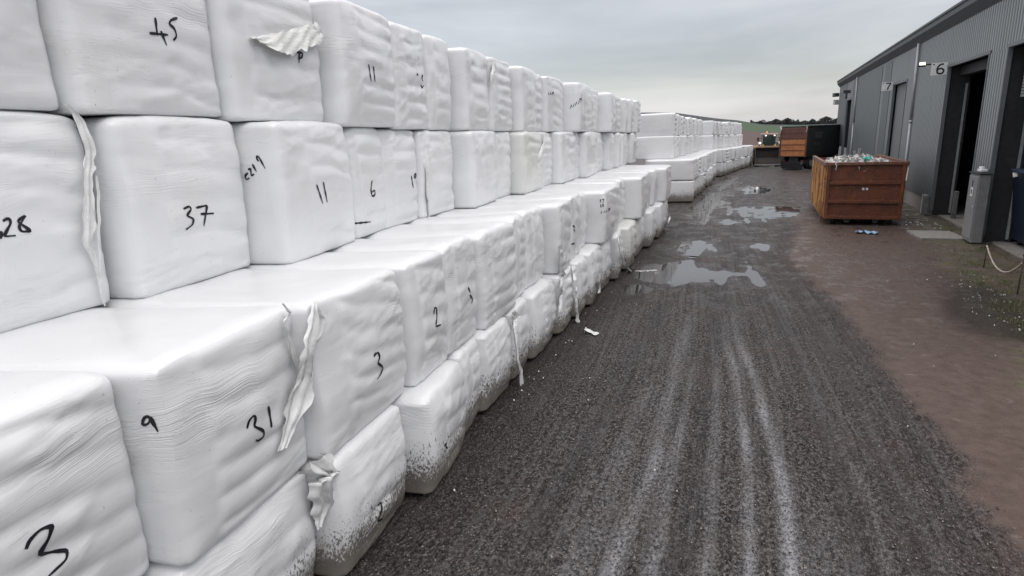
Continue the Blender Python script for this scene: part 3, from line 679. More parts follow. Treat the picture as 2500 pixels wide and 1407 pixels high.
grass = sstep(-.2, .5, XX - np.interp(YY, [2, 11, 13, 15.5, 18, 24, 35], [3.1, 3.4, 3.6, 3.9, 4.4, 4.6, 5.2]) + .5 * fbm(XX * .9, YY * .9, 0 * XX, 50, 4))
grass *= 1 - .75 * sstep(26, 32, YY)
dark = np.maximum(blob(4.0, 13.4, .9, 2.6, 60, .4), .55 * sstep(-1.7, -2.7, XX + .3 * vnoise(YY * .8, 0 * XX, 0 * XX, 61)))  # dark verge soil; by the bales partly the wall's occlusion shade painted in
ZZ = .012 * fbm(XX * .8, YY * .8, 0 * XX, 21, 3) + .005 * fbm(XX * 5, YY * 5, 0 * XX, 22, 3)
ZZ += (1 - mud) * .0065 * vnoise(XX * 18, YY * 18, 0 * XX, 23) * (1 - sstep(7, 11, YY))
ZZ -= rut * .028 * (1 + .3 * np.sin(YY * 28) * (1 - sstep(6, 9, YY)))
for pts, w_ in RUTS:
    sh = [(p[0] + w_ * 1.6, p[1]) for p in pts]; ZZ += track(sh, w_ * .6, XX, YY) * .012
edge_ = (np.exp(-((XX - mudx) / .09) ** 2) + .8 * np.exp(-((XX - mudx + .34) / .06) ** 2)) * (YY < 24); ZZ += edge_ * (.016 + .034 * vnoise(XX * 9, YY * 13, 0 * XX, 25))
lump = vnoise(XX * 2.2, YY * 4.0, 0 * XX, 26) * .5 + vnoise(XX * 8, YY * 4.5, 0 * XX, 28) * .75
ZZ -= pud * (.050 - (.022 + .014 * (YY > 17)) * lump); ZZ -= scat * .03 
ZZ -= silt * .008
ZZ += grass * .03 * (fbm(XX * 3, YY * 3, 0 * XX, 27, 3) + .4)
ZZ *= inside
ZZ -= .03 * inside * sstep(0, 1, inside)
ZZ[XX < -3.25] = np.minimum(ZZ[XX < -3.25], -.02)
ZZ = np.where(inside > 0, np.minimum(ZZ, np.where((XX < -2.75), -.004, 1)), -.03)
nx_, ny_ = len(gx), len(gy)
I = np.arange(nx_ * ny_).reshape(ny_, nx_)
GF = np.stack([I[:-1, :-1].ravel(), I[:-1, 1:].ravel(), I[1:, 1:].ravel(), I[1:, :-1].ravel()], 1)
def ground_mat():
    g = N('wet_yard_ground'); p = g.pos()
    at = lambda nm: g.n('ShaderNodeAttribute', attribute_name=nm).outputs['Fac']
    A_across = at('across'); cxy = g.n('ShaderNodeCombineXYZ'); g.set(cxy.inputs[0], A_across); spx = g.n('ShaderNodeSeparateXYZ'); g.set(spx.inputs[0], p); g.set(cxy.inputs[1], spx.outputs[1])
    strk = g.noise(g.mapv(cxy.outputs[0], (15, .35, 1)), 1.0, 4, .65)
    A_mud, A_silt, A_pud, A_grass, A_dark, A_rut = [at(k) for k in ('mud', 'silt', 'pud', 'grass', 'darkness', 'rut')]
    sq = g.mapv(p, (1, .62, 1))
    f1 = g.noise(sq, 32, 4, .8); f2 = g.noise(sq, 120, 2, .6); m1 = g.noise(p, 1.1, 5, .6); m2 = g.noise(p, 6, 4, .6)
    vor = g.n('ShaderNodeTexVoronoi', inp={'Vector': sq, 'Scale': 55.0, 'Randomness': 1.0}); vc = vor.outputs['Color']; vd = vor.outputs['Distance']
    hs = g.n('ShaderNodeSeparateColor'); g.set(hs.inputs[0], vc)
    grain = g.ramp(hs.outputs[0], [(0, (.010, .0095, .010)), (.4, (.026, .024, .024)), (.62, (.055, .051, .050)), (.82, (.12, .115, .112)), (1, (.30, .29, .29))])
    tint = g.ramp(hs.outputs[1], [(0, (1.15, .88, .66)), (.25, (1.05, .97, .9)), (.6, (1, 1, 1.02)), (1, (.93, .98, 1.12))])
    grain = g.mix(1.0, grain, tint, 'MULTIPLY')
    base = g.mix(g.ramp(m1, [(.35, 0), (.65, 1)]), (.043, .037, .035), (.068, .059, .055))
    road = g.mix(.45, base, grain)
    road = g.mix(g.math('MULTIPLY', g.ramp(f1, [(.53, 0), (.58, 1)]), .8), road, (.215, .207, .205))
    f3 = g.noise(g.mapv(p, (1, .75, 1)), 9.5, 4, .75)
    road = g.mix(g.math('MULTIPLY', g.ramp(f3, [(.53, 0), (.63, 1)]), .40), road, (.13, .125, .125))
    road = g.mix(g.math('MULTIPLY', g.ramp(f3, [(.36, 1), (.46, 0)]), .45), road, (.02, .018, .018))
    road = g.mix(g.math('MULTIPLY', g.ramp(f1, [(.42, 1), (.49, 0)]), .9), road, (.007, .006, .006))
    road = g.mix(g.math('MULTIPLY', g.ramp(strk, [(.48, 0), (.66, 1)]), .5), road, (.16, .157, .16))
    road = g.mix(g.math('MULTIPLY', g.ramp(strk, [(.28, 1), (.46, 0)]), .5), road, (.022, .02, .02))
    warm = g.ramp(g.noise(p, .8, 3), [(.52, 0), (.7, 1)])
    road = g.mix(g.math('MULTIPLY', warm, .35), road, (.105, .068, .05))
    road = g.mix(g.math('MULTIPLY', A_rut, .35), road, (.05, .048, .05))
    s_ = g.math('MULTIPLY', A_silt, g.ramp(f1, [(.36, .05), (.56, 1.3)]), True)
    road = g.mix(s_, road, (.27, .27, .28))
    mudc = g.mix(g.ramp(m2, [(.3, 0), (.7, 1)]), (.078, .055, .046), (.115, .085, .073))
    mudc = g.mix(g.math('MULTIPLY', g.ramp(g.noise(p, 30, 3, .7), [(.66, 0), (.72, 1)]), .5), mudc, (.03, .025, .022))
    road = g.mix(g.math('MULTIPLY', at('muddy'), .42), road, g.mix(f1, (.025, .018, .015), (.13, .095, .078)))
    c = g.mix(A_mud, road, mudc)
    gg = g.mix(g.ramp(g.noise(p, 22, 4, .7), [(.35, 0), (.65, 1)]), (.052, .055, .028), (.15, .155, .078))
    gg = g.mix(g.ramp(g.noise(p, 2.4, 4), [(.42, 0), (.6, 1)]), gg, (.14, .115, .098))
    c = g.mix(g.math('MULTIPLY', A_grass, g.ramp(g.noise(p, 4.5, 4, .65), [(.38, .15), (.58, 1)]), True), c, gg)
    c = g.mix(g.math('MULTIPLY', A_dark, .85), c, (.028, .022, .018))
    c = g.mix(g.math('MULTIPLY', A_pud, .55), c, (.055, .05, .047))
    pale = g.ramp(g.noise(g.mapv(p, (1, 2.2, 1)), 3.2, 5, .7), [(.60, 0), (.70, 1)])
    c = g.mix(g.math('MULTIPLY', g.math('MULTIPLY', pale, A_mud), .45), c, (.22, .185, .16))
    wet = g.ramp(m1, [(.3, .55), (.7, .36)])
    rg = g.math('SUBTRACT', wet, g.math('MULTIPLY', g.math('ADD', A_silt, A_pud), .18))
    wp = g.ramp(g.noise(g.mapv(p, (1.1, .9, 1)), 1.7, 5, .68), [(.52, 0), (.60, 1)])
    far = g.ramp(g.math('MULTIPLY', spx.outputs[1], .01), [(.11, 0), (.15, 1)])
    rg = g.math('SUBTRACT', rg, g.math('MULTIPLY', g.math('MULTIPLY', wp, far), .34))
    rg = g.math('ADD', rg, g.math('MULTIPLY', g.math('SUBTRACT', f1, .5), .5))
    rg = g.math('ADD', rg, g.math('MULTIPLY', f2, .12)); rg = g.math('MAXIMUM', rg, .10)
    g.spec_road = g.math('ADD', .16, g.math('MULTIPLY', g.math('MAXIMUM', g.math('MULTIPLY', wp, far), g.math('MAXIMUM', A_pud, A_silt)), .5))
    h = g.math('ADD', g.math('MULTIPLY', f1, .9), g.math('MULTIPLY', vd, -.9))
    inv = g.math('SUBTRACT', 1.0, g.math('MULTIPLY', g.math('MAXIMUM', A_mud, g.math('MULTIPLY', A_silt, .8)), .85))
    h = g.math('MULTIPLY', h, inv)
    h = g.math('ADD', h, g.math('MULTIPLY', m2, .8))
    m_ = g.fin(c, rg, g.bump(h, 1.0, .034), 0, .4); g.set(g.b.inputs['Specular IOR Level'], g.spec_road); return m_
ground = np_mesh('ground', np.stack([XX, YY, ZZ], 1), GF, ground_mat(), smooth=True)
tag(ground, 'wet dark gravel yard with tyre ruts and brown mud', None, None, 'structure')
for nm, arr in (('mud', mud * inside), ('silt', silt * inside), ('pud', pud * inside), ('grass', grass * inside), ('darkness', dark * inside), ('rut', rut * inside), ('across', across), ('muddy', sstep(-1.3, .2, XX - mudx + .3 * vnoise(XX * 1.5, YY * .8, 0 * XX, 71)))):
    at_ = ground.data.attributes.new(nm, 'FLOAT', 'POINT'); at_.data.foreach_set('value', arr.astype(np.float32))
for (x0, x1, y0, y1, z, lab) in ((-3.0, .3, 12.3, 17.2, -.060, 'brown puddle beside the wrapped bales mirroring the sky'),
                              (-2.2, 1.2, 17.4, 21.5, -.070, 'thin broken water film on the rutted track'),
                              (-1.6, 2.05, 22.6, 31, -.062, 'broken shallow puddle in front of the rusty skip'),
                              (-3.2, -.9, 23.5, 49, -.065, 'long puddle running along the middle stack of bales'),
                              (-.9, 1.0, 34, 42, -.066, 'small puddle in the far track')):
    m_ = MB(); m_.quad((x0, y0, z), (x1, y0, z), (x1, y1, z), (x0, y1, z)); o = m_.build('puddle', WATER); tag(o, lab, 'puddle', None, 'structure')

# loose stones: uncountable gravel lying on the track
ns = 42000
sx_ = rng.uniform(-2.9, 2.3, ns); sy_ = 3.0 + 11 * rng.random(ns) ** 1.5
mx = np.interp(sy_, [2, 5.6, 7.3, 8.6, 12.3, 17.8], [2.1, 2.05, 1.99, 1.84, 1.56, .75]); keep = sx_ < mx + rng.normal(0, .12, ns)
sx_, sy_ = sx_[keep], sy_[keep]; ns = len(sx_)
ix = np.clip(np.searchsorted(gx, sx_) - 1, 0, nx_ - 2); iy = np.clip(np.searchsorted(gy, sy_) - 1, 0, ny_ - 2)
sz_ = ZZ.reshape(ny_, nx_)[iy, ix]
rad = .004 + .009 * rng.random(ns) ** 3
base_v = np.array([(1, 0, 0), (-1, 0, 0), (0, 1, 0), (0, -1, 0), (0, 0, .6), (0, 0, -.6)], float)
base_f = np.array([(0, 2, 4), (2, 1, 4), (1, 3, 4), (3, 0, 4), (2, 0, 5), (1, 2, 5), (3, 1, 5), (0, 3, 5)])
ang = rng.uniform(0, 6.28, ns); ca_, sa_ = np.cos(ang), np.sin(ang)
bvv = base_v[None] * (1 + rng.uniform(-.35, .35, (ns, 6, 1))) * rad[:, None, None] * np.array([1.3, .9, 1])
SV = np.stack([bvv[..., 0] * ca_[:, None] - bvv[..., 1] * sa_[:, None] + sx_[:, None], bvv[..., 0] * sa_[:, None] + bvv[..., 1] * ca_[:, None] + sy_[:, None], bvv[..., 2] + sz_[:, None] + rad[:, None] * .25], 2).reshape(-1, 3)
SF = (base_f[None] + 6 * np.arange(ns)[:, None, None]).reshape(-1, 3)
gs = N('stones_mixed'); pp = gs.pos(); vv = gs.n('ShaderNodeTexVoronoi', inp={'Vector': pp, 'Scale': 38.0})
hs_ = gs.n('ShaderNodeSeparateColor'); gs.set(hs_.inputs[0], vv.outputs['Color'])
STM = gs.fin(gs.ramp(hs_.outputs[0], [(0, (.02, .019, .019)), (.5, (.07, .064, .06)), (.8, (.16, .15, .145)), (1, (.32, .29, .26))]), .4)
o = np_mesh('gravel', SV, SF, STM); tag(o, 'loose wet stones scattered over the rutted track', 'gravel', None, 'stuff')

# ------------------------------------------------------------------ far terrain
tx = np.concatenate([np.arange(-420, -60, 12), np.arange(-60, 110, 4), np.arange(110, 700, 25)]); ty = np.array([80, 92, 110, 130, 150, 175, 200, 230, 260, 300, 340, 380, 420, 470, 520, 560, 600, 660, 720, 800])
TX, TY = np.meshgrid(tx, ty); a_, b_ = TX.ravel(), TY.ravel()
ridge = np.interp(a_ * 600 / np.maximum(b_, 300), [-400, -111, -79, -59, -41, -23, -2, 30, 59, 300, 700], [22, 21, 19.5, 16, 13, 10.6, 6.3, 4.8, 4.6, 4.6, 4])
tz = ridge * sstep(120, 600, b_) ** 1.3 * np.where(b_ > 600, 1 - .3 * sstep(600, 800, b_), 1) + .4 * vnoise(a_ * .01, b_ * .01, 0 * a_, 90) * sstep(100, 200, b_) - .02
I = np.arange(len(tx) * len(ty)).reshape(len(ty), len(tx))
TF = np.stack([I[:-1, :-1].ravel(), I[:-1, 1:].ravel(), I[1:, 1:].ravel(), I[1:, :-1].ravel()], 1)
def field_mat():
    g = N('ploughed_and_green_fields'); p = g.pos(); s = g.n('ShaderNodeSeparateXYZ'); g.set(s.inputs[0], p)
    y = g.math('ADD', s.outputs[1], g.math('MULTIPLY', s.outputs[0], 1.2)); y = g.math('ADD', y, g.math('MULTIPLY', g.noise(p, .02, 2), 40))
    n = g.noise(p, .25, 4, .6)
    brown = g.mix(n, (.085, .062, .06), (.13, .10, .095)); green = g.mix(n, (.055, .085, .055), (.085, .115, .075)); dk = g.mix(n, (.05, .055, .06), (.085, .09, .095))
    f1 = g.ramp(g.math('DIVIDE', y, 800.0), [(.41, 0), (.42, 1)]); f2 = g.math('MAXIMUM', g.ramp(g.math('DIVIDE', y, 800.0), [(.62, 0), (.66, 1)]), g.ramp(g.math('DIVIDE', s.outputs[2], 25.0), [(.28, 0), (.36, 1)]))
    return g.fin(g.mix(f2, g.mix(f1, brown, green), dk), .95, spec=.1)
o = np_mesh('hill', np.stack([a_, b_, tz], 1), TF, field_mat(), smooth=True); tag(o, 'ploughed brown field and green hillside beyond the yard', None, None, 'structure')

def far_tree(x, y, z, h, w_, seed, bare):
    root = empty('tree', (x, y, z))
    rs = random.Random(seed)
    m = MB(); m.cyl((0, 0, -1), (0, 0, h * .55), .35, .12, 6)
    for k in range(7):
        a = rs.uniform(0, 6.28); m.cyl((0, 0, h * rs.uniform(.2, .5)), (math.cos(a) * w_ * .4, math.sin(a) * w_ * .4, h * rs.uniform(.6, .95)), .12, .03, 4)
    m.build('trunk', BARK, root)
    V = []; F = []
    nl = 260 if bare else 620
    for k in range(nl):
        a, b = rs.uniform(0, 6.28), rs.random() ** .6
        zc = rs.uniform(.2, 1.0) ; rr = w_ * .55 * b * math.sin(math.pi * min(1, max(.12, zc * .85))) * (1 + .3 * math.sin(a * 3 + seed))
        c = Vector((math.cos(a) * rr, math.sin(a) * rr, h * zc * (1 - .18 * b))); s_ = rs.uniform(.25, .7) * (.6 if bare else 1)
        q = Euler((rs.uniform(0, 6), rs.uniform(0, 6), 0)).to_matrix(); i0 = len(V)
        for dx, dy in ((-1, -.6), (1, -.5), (.7, .6), (-.8, .7)): V.append(tuple(c + q @ Vector((dx * s_, dy * s_, 0))))
        F.append((i0, i0 + 1, i0 + 2, i0 + 3))
    np_mesh('crown', V, F, LEAF, root)
    return root
TR = [(-2, 6, 8), (4, 4, 7), (9, 7, 9), (13, 5, 6), (18, 8, 10), (24, 4.5, 6), (27, 7, 3), (33, 5, 8), (38, 6.5, 5), (44, 5, 9), (49, 9, 11), (56, 4, 8), (63, 6, 8), (67, 7, 4), (72, 5.5, 9), (30, 4, 9), (58.5, 7.5, 9)]
for k, (x, h, w_) in enumerate(TR):
    zb = float(np.interp(x, [-2, 30, 59, 300], [6.3, 4.8, 4.6, 4.6])) - 1.5
    t_ = far_tree(x * .98, 590 + (k % 4) * 5, zb, h * .72 + 1.5, w_, k + 5, k % 3 == 0)
    tag(t_, 'distant bare grey tree in the hedgerow on the skyline, %s of the row' % ORD[k] if k % 3 == 0 else 'distant dark bushy tree in the skyline hedgerow, %s of the row' % ORD[k], 'tree', 'trees on the skyline')
hm = MB(); rs = random.Random(3)
V = []; F = []
for k in range(2600):
    x = rs.uniform(-12, 90); c = Vector((x, 596 + rs.uniform(-3, 3), float(np.interp(x, [-12, -2, 30, 59, 90], [7.5, 6.3, 4.8, 4.6, 4.6])) + rs.random() * (1.5 + 1.2 * math.sin(x * .4) ** 2)))
    s_ = rs.uniform(.3, .8); q = Euler((rs.uniform(0, 6), rs.uniform(0, 6), 0)).to_matrix(); i0 = len(V)
    for dx, dy in ((-1, -.6), (1, -.5), (.7, .6), (-.8, .7)): V.append(tuple(c + q @ Vector((dx * s_, dy * s_, 0))))
    F.append((i0, i0 + 1, i0 + 2, i0 + 3))
hm.bm.free()
o = np_mesh('hedgerow_undergrowth', V, F, LEAF); tag(o, 'low dark hedgerow along the far skyline', 'hedge', None, 'stuff')

# ------------------------------------------------------------------ shed
WX, EH, DT = 5.9, 6.95, 5.17
Y0, Y1 = 9.0, 61.5
DOORS = [(15.9, 20.7), (22.12, 26.55), (33.3, 36.6), (52.6, 55.6)]
shed = empty('industrial_shed', (WX + 10, (Y0 + Y1) / 2, 0)); tag(shed, 'long dark green-grey corrugated shed with tall open doorways', 'building')
bpy.context.view_layer.update()
SO = Vector(shed.location)
def under(o, par, origin):
    o.parent = par
    for v in o.data.vertices: v.co -= origin
    return o
def corr(y0, y1, z0, z1, x, pitch=.2, dep=.075):
    """corrugated sheet strip, trapezoid ribs running up"""
    prof = []; y = y0
    while y < y1 - 1e-6:
        for dy, dx in ((0, 0), (.34, 0), (.46, dep), (.80, dep), (.92, 0)):
            yy = y + dy * pitch
            if yy < y1: prof.append((yy, x - dx))
        y += pitch
    prof.append((y1, x))
    V = []; F = []
    for k, (yy, xx) in enumerate(prof): V += [(xx, yy, z0), (xx, yy, z1)]
    for k in range(len(prof) - 1): F.append((2 * k, 2 * k + 1, 2 * k + 3, 2 * k + 2))
    return V, F
V = []; F = []
def addp(vf):
    k = len(V); V.extend(vf[0]); F.extend([tuple(a + k for a in f) for f in vf[1]])
edges = [Y0] + [e_ for d in DOORS for e_ in d] + [Y1]
for k in range(0, len(edges), 2): addp(corr(edges[k], edges[k + 1], .55, DT, WX))
addp(corr(Y0, Y1, DT, EH - .25, WX))
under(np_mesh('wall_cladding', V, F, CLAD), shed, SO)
m = MB()
for k in range(0, len(edges), 2):
    m = MB().box(WX - .01, WX + .2, edges[k] + .01, edges[k + 1] - .01, -.2, .545); under(m.build('plinth', CONC), shed, SO)
# jamb and head flashings
for (a, b) in DOORS:
    m = MB(); m.box(WX - .09, WX + .02, a - .0, a + .07, .2, DT); m.box(WX - .09, WX + .02, b - .07, b, .2, DT); m.box(WX - .093, WX + .022, a - .05, b + .05, DT, DT + .09)
    under(m.build('doorway_frame', TRIM), shed, SO)
    if a > 30 and a < 40: continue
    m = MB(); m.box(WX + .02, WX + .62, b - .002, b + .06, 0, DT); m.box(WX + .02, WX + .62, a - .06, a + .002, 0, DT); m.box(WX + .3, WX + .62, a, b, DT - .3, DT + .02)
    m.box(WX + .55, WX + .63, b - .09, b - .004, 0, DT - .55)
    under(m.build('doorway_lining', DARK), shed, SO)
    m = MB(); m.box(WX + .50, WX + .56, b - .10, b - .05, .1, DT - .56); under(m.build('shutter_guide', STEEL), shed, SO)
m = MB()   # fascia + gutter: sloping box overhanging the wall
m.prism([(WX - .30, EH + .02), (WX - .30, EH - .16), (WX - .06, EH - .46), (WX + .1, EH - .46), (WX + .1, EH + .02)], 'y', Y0 - .2, Y1 + .25)
under(m.build('fascia', mat_plain('fascia_dark', (.055, .066, .074), .5, var=.1)), shed, SO)
RW = 22.0
m = MB(); ridge_z = EH + RW / 2 * math.tan(R(10))
m.prism([(WX - .34, EH + .022), (WX + RW / 2, ridge_z), (WX + RW + .3, EH + .022), (WX + RW + .3, EH + .10), (WX + RW / 2, ridge_z + .08), (WX - .34, EH + .10)], 'y', Y0 - .25, Y1 + .3)
under(m.build('roof', mat_plain('roof_sheet', (.07, .08, .085), .5)), shed, SO)
m = MB()
for yy in (Y0 + .02, Y1 - .22):
    m.prism([(WX + .01, 0), (WX + RW, 0), (WX + RW, EH), (WX + RW / 2, ridge_z), (WX + .01, EH)], 'y', yy, yy + .18)
m.box(WX + RW - .1, WX + RW + .05, Y0 + .2, Y1 - .2, 0, EH)
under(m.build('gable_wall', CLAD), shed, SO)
m = MB(); m.box(WX + .2, WX + RW - .2, Y0 + .2, Y1 - .3, -.15, .02); under(m.build('concrete_floor', CONC), shed, SO)
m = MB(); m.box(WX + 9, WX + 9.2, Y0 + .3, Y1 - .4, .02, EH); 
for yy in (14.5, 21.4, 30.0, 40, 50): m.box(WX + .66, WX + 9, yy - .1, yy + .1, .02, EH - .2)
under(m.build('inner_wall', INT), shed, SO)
for (yc, zb) in ((49.9, .1), (31.3, .1)):
    m = MB(); m.tube([(WX - .16, yc, EH - .42), (WX - .13, yc, 3.4)], .055, 12); m.cyl((WX - .13, yc, 3.44), (WX - .13, yc, 3.34), .068, n=12); m.tube([(WX - .13, yc, 3.4), (WX - .13, yc, zb)], .055, 12)
    under(m.build('downpipe', STEEL), shed, SO)
# flat cover panels on the far part of the wall
FCP = mat_plain('flat_green_grey', (.115, .135, .14), .5, var=.12, scale=1)
for (a, b) in ((37.4, 39.3), (40.2, 49.4), (50.4, 52.3), (56.0, 61.3)):
    m = MB().box(WX - .092, WX - .078, a, b, 1.3, EH - .5); under(m.build('flat_cover_panel', FCP), shed, SO)
m = MB(); m.box(WX + .10, WX + .14, 33.35, 36.55, .1, DT - .02); under(m.build('shutter_door', mat_plain('grey_shutter', (.16, .175, .18), .5, var=.1)), shed, SO)
# ribbed roller shutter half down in the near doorway
m = MB(); 
for k in range(22): m.box(WX + .30, WX + .345, 16.0, 20.55, 3.9 + k * .08 , 3.9 + k * .08 + .066, .008)
under(m.build('roller_shutter', mat_plain('pale_shutter', (.33, .34, .34), .5)), shed, SO)

def text_mesh(s, size, name, mat, par, loc, rot, scale=(1, 1, 1), offset=0.0):
    c = bpy.data.curves.new(name, 'FONT'); c.body = s; c.size = size; c.align_x = 'CENTER'; c.align_y = 'CENTER'; c.extrude = .003; c.offset = offset
    t_ = bpy.data.objects.new(name, c); COL.objects.link(t_); bpy.context.view_layer.update()
    me = bpy.data.meshes.new_from_object(t_.evaluated_get(bpy.context.evaluated_depsgraph_get())); bpy.data.objects.remove(t_)
    me.name = name; me.materials.clear(); me.materials.append(mat)
    o = bpy.data.objects.new(name, me); COL.objects.link(o); o.parent = par; o.location = loc; o.rotation_euler = rot; o.scale = scale
    return o
def digit_mesh(ch, H_, par):
    ring = lambda cx, cy, rx, ry, a0, a1, n: [(cx + rx * math.cos(R(a0 + (a1 - a0) * k / n)), cy + ry * math.sin(R(a0 + (a1 - a0) * k / n))) for k in range(n + 1)]
    P = {'6': [ring(0, .28, .27, .24, 0, 360, 28), ring(.12, .42, .40, .50, 75, 190, 14)],
         '7': [[(-.30, .92), (.30, .92)], [(.30, .92), (.05, .45), (-.06, .04)]],
         '8': [ring(0, .27, .28, .23, 0, 360, 28), ring(0, .73, .23, .20, 0, 360, 28)]}[ch]
    V = []; F = []
    for j, st in enumerate(P):
        n = len(st); w = .075
        for i, (x, y) in enumerate(st):
            a, b = st[max(0, i - 1)], st[min(n - 1, i + 1)]
            if st[0] == st[-1] or math.dist(st[0], st[-1]) < 1e-6: a, b = st[(i - 1) % (n - 1)], st[(i + 1) % (n - 1)]
            tx_, ty_ = b[0] - a[0], b[1] - a[1]; l = math.hypot(tx_, ty_) or 1
            for s_ in (-1, 1): V.append(((x - ty_ / l * w * s_) * H_ + .03, -.0145 - .0007 * j, (y - .5 + tx_ / l * w * s_) * H_))
        k = len(V) - 2 * n
        F += [(k + 2 * i, k + 2 * i + 1, k + 2 * i + 3, k + 2 * i + 2) for i in range(n - 1)]
    return np_mesh('digit', V, F, BLACKP, par)
def sign(ch, y, label, x1=WX - .06, size=.50, z=5.36, hgt=.42):
    s = empty('number_sign', (x1 - size / 2, y, z - hgt / 2)); tag(s, label, 'sign', 'bay number signs on the shed')
    m = MB(); m.box(-size / 2, size / 2, -.012, .012, -hgt / 2, hgt / 2, .004); m.build('sign_board', mat_plain('sign_face', (.80, .81, .80), .5, var=.06), s)
    m = MB(); m.box(size / 2 - .02, size / 2 + .07, .013, .04, -hgt * .4, hgt * .4); m.build('bracket', DARK, s)
    digit_mesh(ch, hgt * .86, s)
    m = MB(); m.box(-size * .42, -size * .32, -.015, -.0125, hgt * .32, hgt * .42); m.build('printed_mark', BLACKP, s)
    return s
sign('6', 26.62, 'white board with a black 6 beside the nearest open doorway')
sign('7', 36.72, 'white board with a black 7 beside the shuttered doorway')
sign('8', 61.6, 'small far board with a black 8 at the far corner of the shed', x1=WX + .0, z=5.5)
def flood(p, label, lit, rz=0.0, s_=1.0):
    f = empty('floodlight', p, rz); tag(f, label, 'floodlight', 'floodlights on the shed')
    T_ = Matrix.Rotation(R(-25), 4, 'X')
    m = MB(); m.box(-.16 * s_, .16 * s_, -.06, .06, -.1 * s_, .1 * s_, .02, T_); m.build('housing', DARK, f)
    m = MB(); m.box(-.135 * s_, .135 * s_, -.072, -.062, -.08 * s_, .08 * s_, 0, T_); m.build('lens', LENS if lit else GLASS, f)
    m = MB(); m.tube([(.0, .06, 0), (.12, .12, .0), (.36, .12, .0)], .025, 8); m.build('bracket', DARK, f)
flood((WX - .42, 28.9, 5.5), 'lit white floodlight on the wall above the number 6', True, s_=.75)
flood((WX - .36, 61.45, 5.9), 'unlit dark floodlight at the far shed corner above the 8', False, s_=1.6)
m = MB(); m.box(-.5, 0, -.02, .02, -.1, .14, .02); m.box(-.34, -.2, -.03, .03, -.5, -.1, .02)
lamp = m.build('wall_lamp', mat_plain('aged_lamp', (.05, .055, .06), .6)); lamp.location = (WX - .06, 53.8, 5.75); tag(lamp, 'old unlit dark wall lamp near the far end of the shed', 'lamp')

# cabinet on the pier between the doorways
cb = empty('electrical_cabinet', (WX - .2, 20.77, 0)); tag(cb, 'tall grey metal electrical cabinet on the pier between two doorways', 'cabinet')
m = MB(); m.box(-.17, .09, -.42, .42, .02, 1.9, .012); m.build('cabinet_body', CABGREY, cb)
dr = MB().box(-.192, -.172, -.38, .38, .12, 1.84, .006).build('cabinet_door', mat_plain('cabinet_door_grey', (.25, .255, .26), .45, var=.08), cb)
MB().box(-.215, -.193, -.35, -.28, .95, 1.05, .005).cyl((-.2, -.32, 1.0), (-.24, -.32, 1.0), .012, n=8).build('handle', STEEL, dr)
for (yy, z_, s1, mt) in ((.02, 1.40, .1, WHITEP),): MB().box(-.197, -.193, yy - s1, yy + s1, z_ - .12, z_ + .12).build('warning_label', mt, dr)
MB().box(-.201, -.198, -.02, .06, 1.34, 1.47).build('warning_symbol', BLACKP, dr)
MB().box(-.199, -.193, -.01, .05, 1.56, 1.72, .002).build('lock_plate', BLACKP, dr)
MB().box(-.2, .11, -.45, .45, 1.9, 1.935, .01).build('cabinet_roof', DARK, cb)
MB().box(-.12, .06, -.2, .1, 1.95, 2.04, .03).cyl((-.05, -.05, 2.0), (-.05, -.05, 2.1), .07, n=12).build('cable_gland', WHITEP, cb)
for k, (yy, z_) in enumerate(((21.95, 1.78), (22.0, 1.0))):
    o = MB().box(-.03, 0, -.06, .06, -.05, .05, .008).build('switch_box', WHITEP); o.location = (WX - .07, 21.75 + k * .1, z_); tag(o, ('upper' if k == 0 else 'lower') + ' small white switch box on the pier beside the grey cabinet', 'switch box', 'switch boxes on the pier')
o = MB().box(-.62, .55, -.75, .75, -.06, .03, .01).build('concrete_slab', CONC); o.location = (5.05, 21.75, 0); o.rotation_euler = (0, 0, R(4)); tag(o, 'flat concrete slab on the ground before the grey cabinet', 'slab')
# post inside doorway, stub at the jamb
o = MB().box(-.07, .07, -.07, .07, 0, .95, .02).build('guard_post', mat_plain('post_grey', (.16, .165, .165), .6)); o.location = (6.35, 25.6, .02); tag(o, 'short grey guard post just inside the nearest open doorway', 'post')
pr = empty('jamb_guard', (5.72, 26.85, 0)); tag(pr, 'low pale steel guard plate at the foot of the doorway jamb', 'guard')
MB().box(-.06, .06, -.22, .2, 0, .72, .01).build('plate', mat_plain('guard_grey', (.20, .21, .21), .6), pr); MB().box(-.075, -.061, .14, .2, 0, .74).build('edge_strip', WHITEP, pr)
for k, (x, y, h, tl) in enumerate(((4.75, 47.5, 1.95, 3), (5.05, 46.0, 1.9, -2), (5.25, 43.0, 1.95, 6), (5.35, 42.0, 1.85, -9))):
    p_ = empty('steel_post', (x, y, 0)); p_.rotation_euler = (0, R(tl), 0)
    MB().box(-.07, .07, -.07, .07, -.03, h, .01).build('post', STEEL, p_); MB().box(-.14, .14, -.14, .14, -.03, .05, .01).build('base_plate', DARK, p_)
    tag(p_, 'pale steel post standing behind the rusty skip, %s from the far end' % ORD[k], 'post', 'steel posts behind the rusty skip')
# blue bin with waste in near doorway
bn = empty('waste_bin', (7.6, 19.0, .02)); tag(bn, 'dark blue waste bin heaped with pale rubbish inside the doorway', 'bin')
m = MB(); m.prism([(-1.15, .15), (1.15, .15), (1.3, 1.95), (-1.3, 1.95)], 'y', -1.0, 1.45); m.build('bin_body', BLUE, bn)
m = MB(); m.box(-1.36, 1.36, -1.06, 1.51, 1.951, 2.03, .01); m.build('rim', mat_plain('bin_rim', (.03, .05, .085), .5), bn)
for sx2 in (-1, 1):
    for sy2 in (-.8, 1.2): MB().cyl((sx2 - .04, sy2, .08), (sx2 + .04, sy2, .08), .08, n=14).build('caster', RUBBER, bn)
for k in range(4): pass

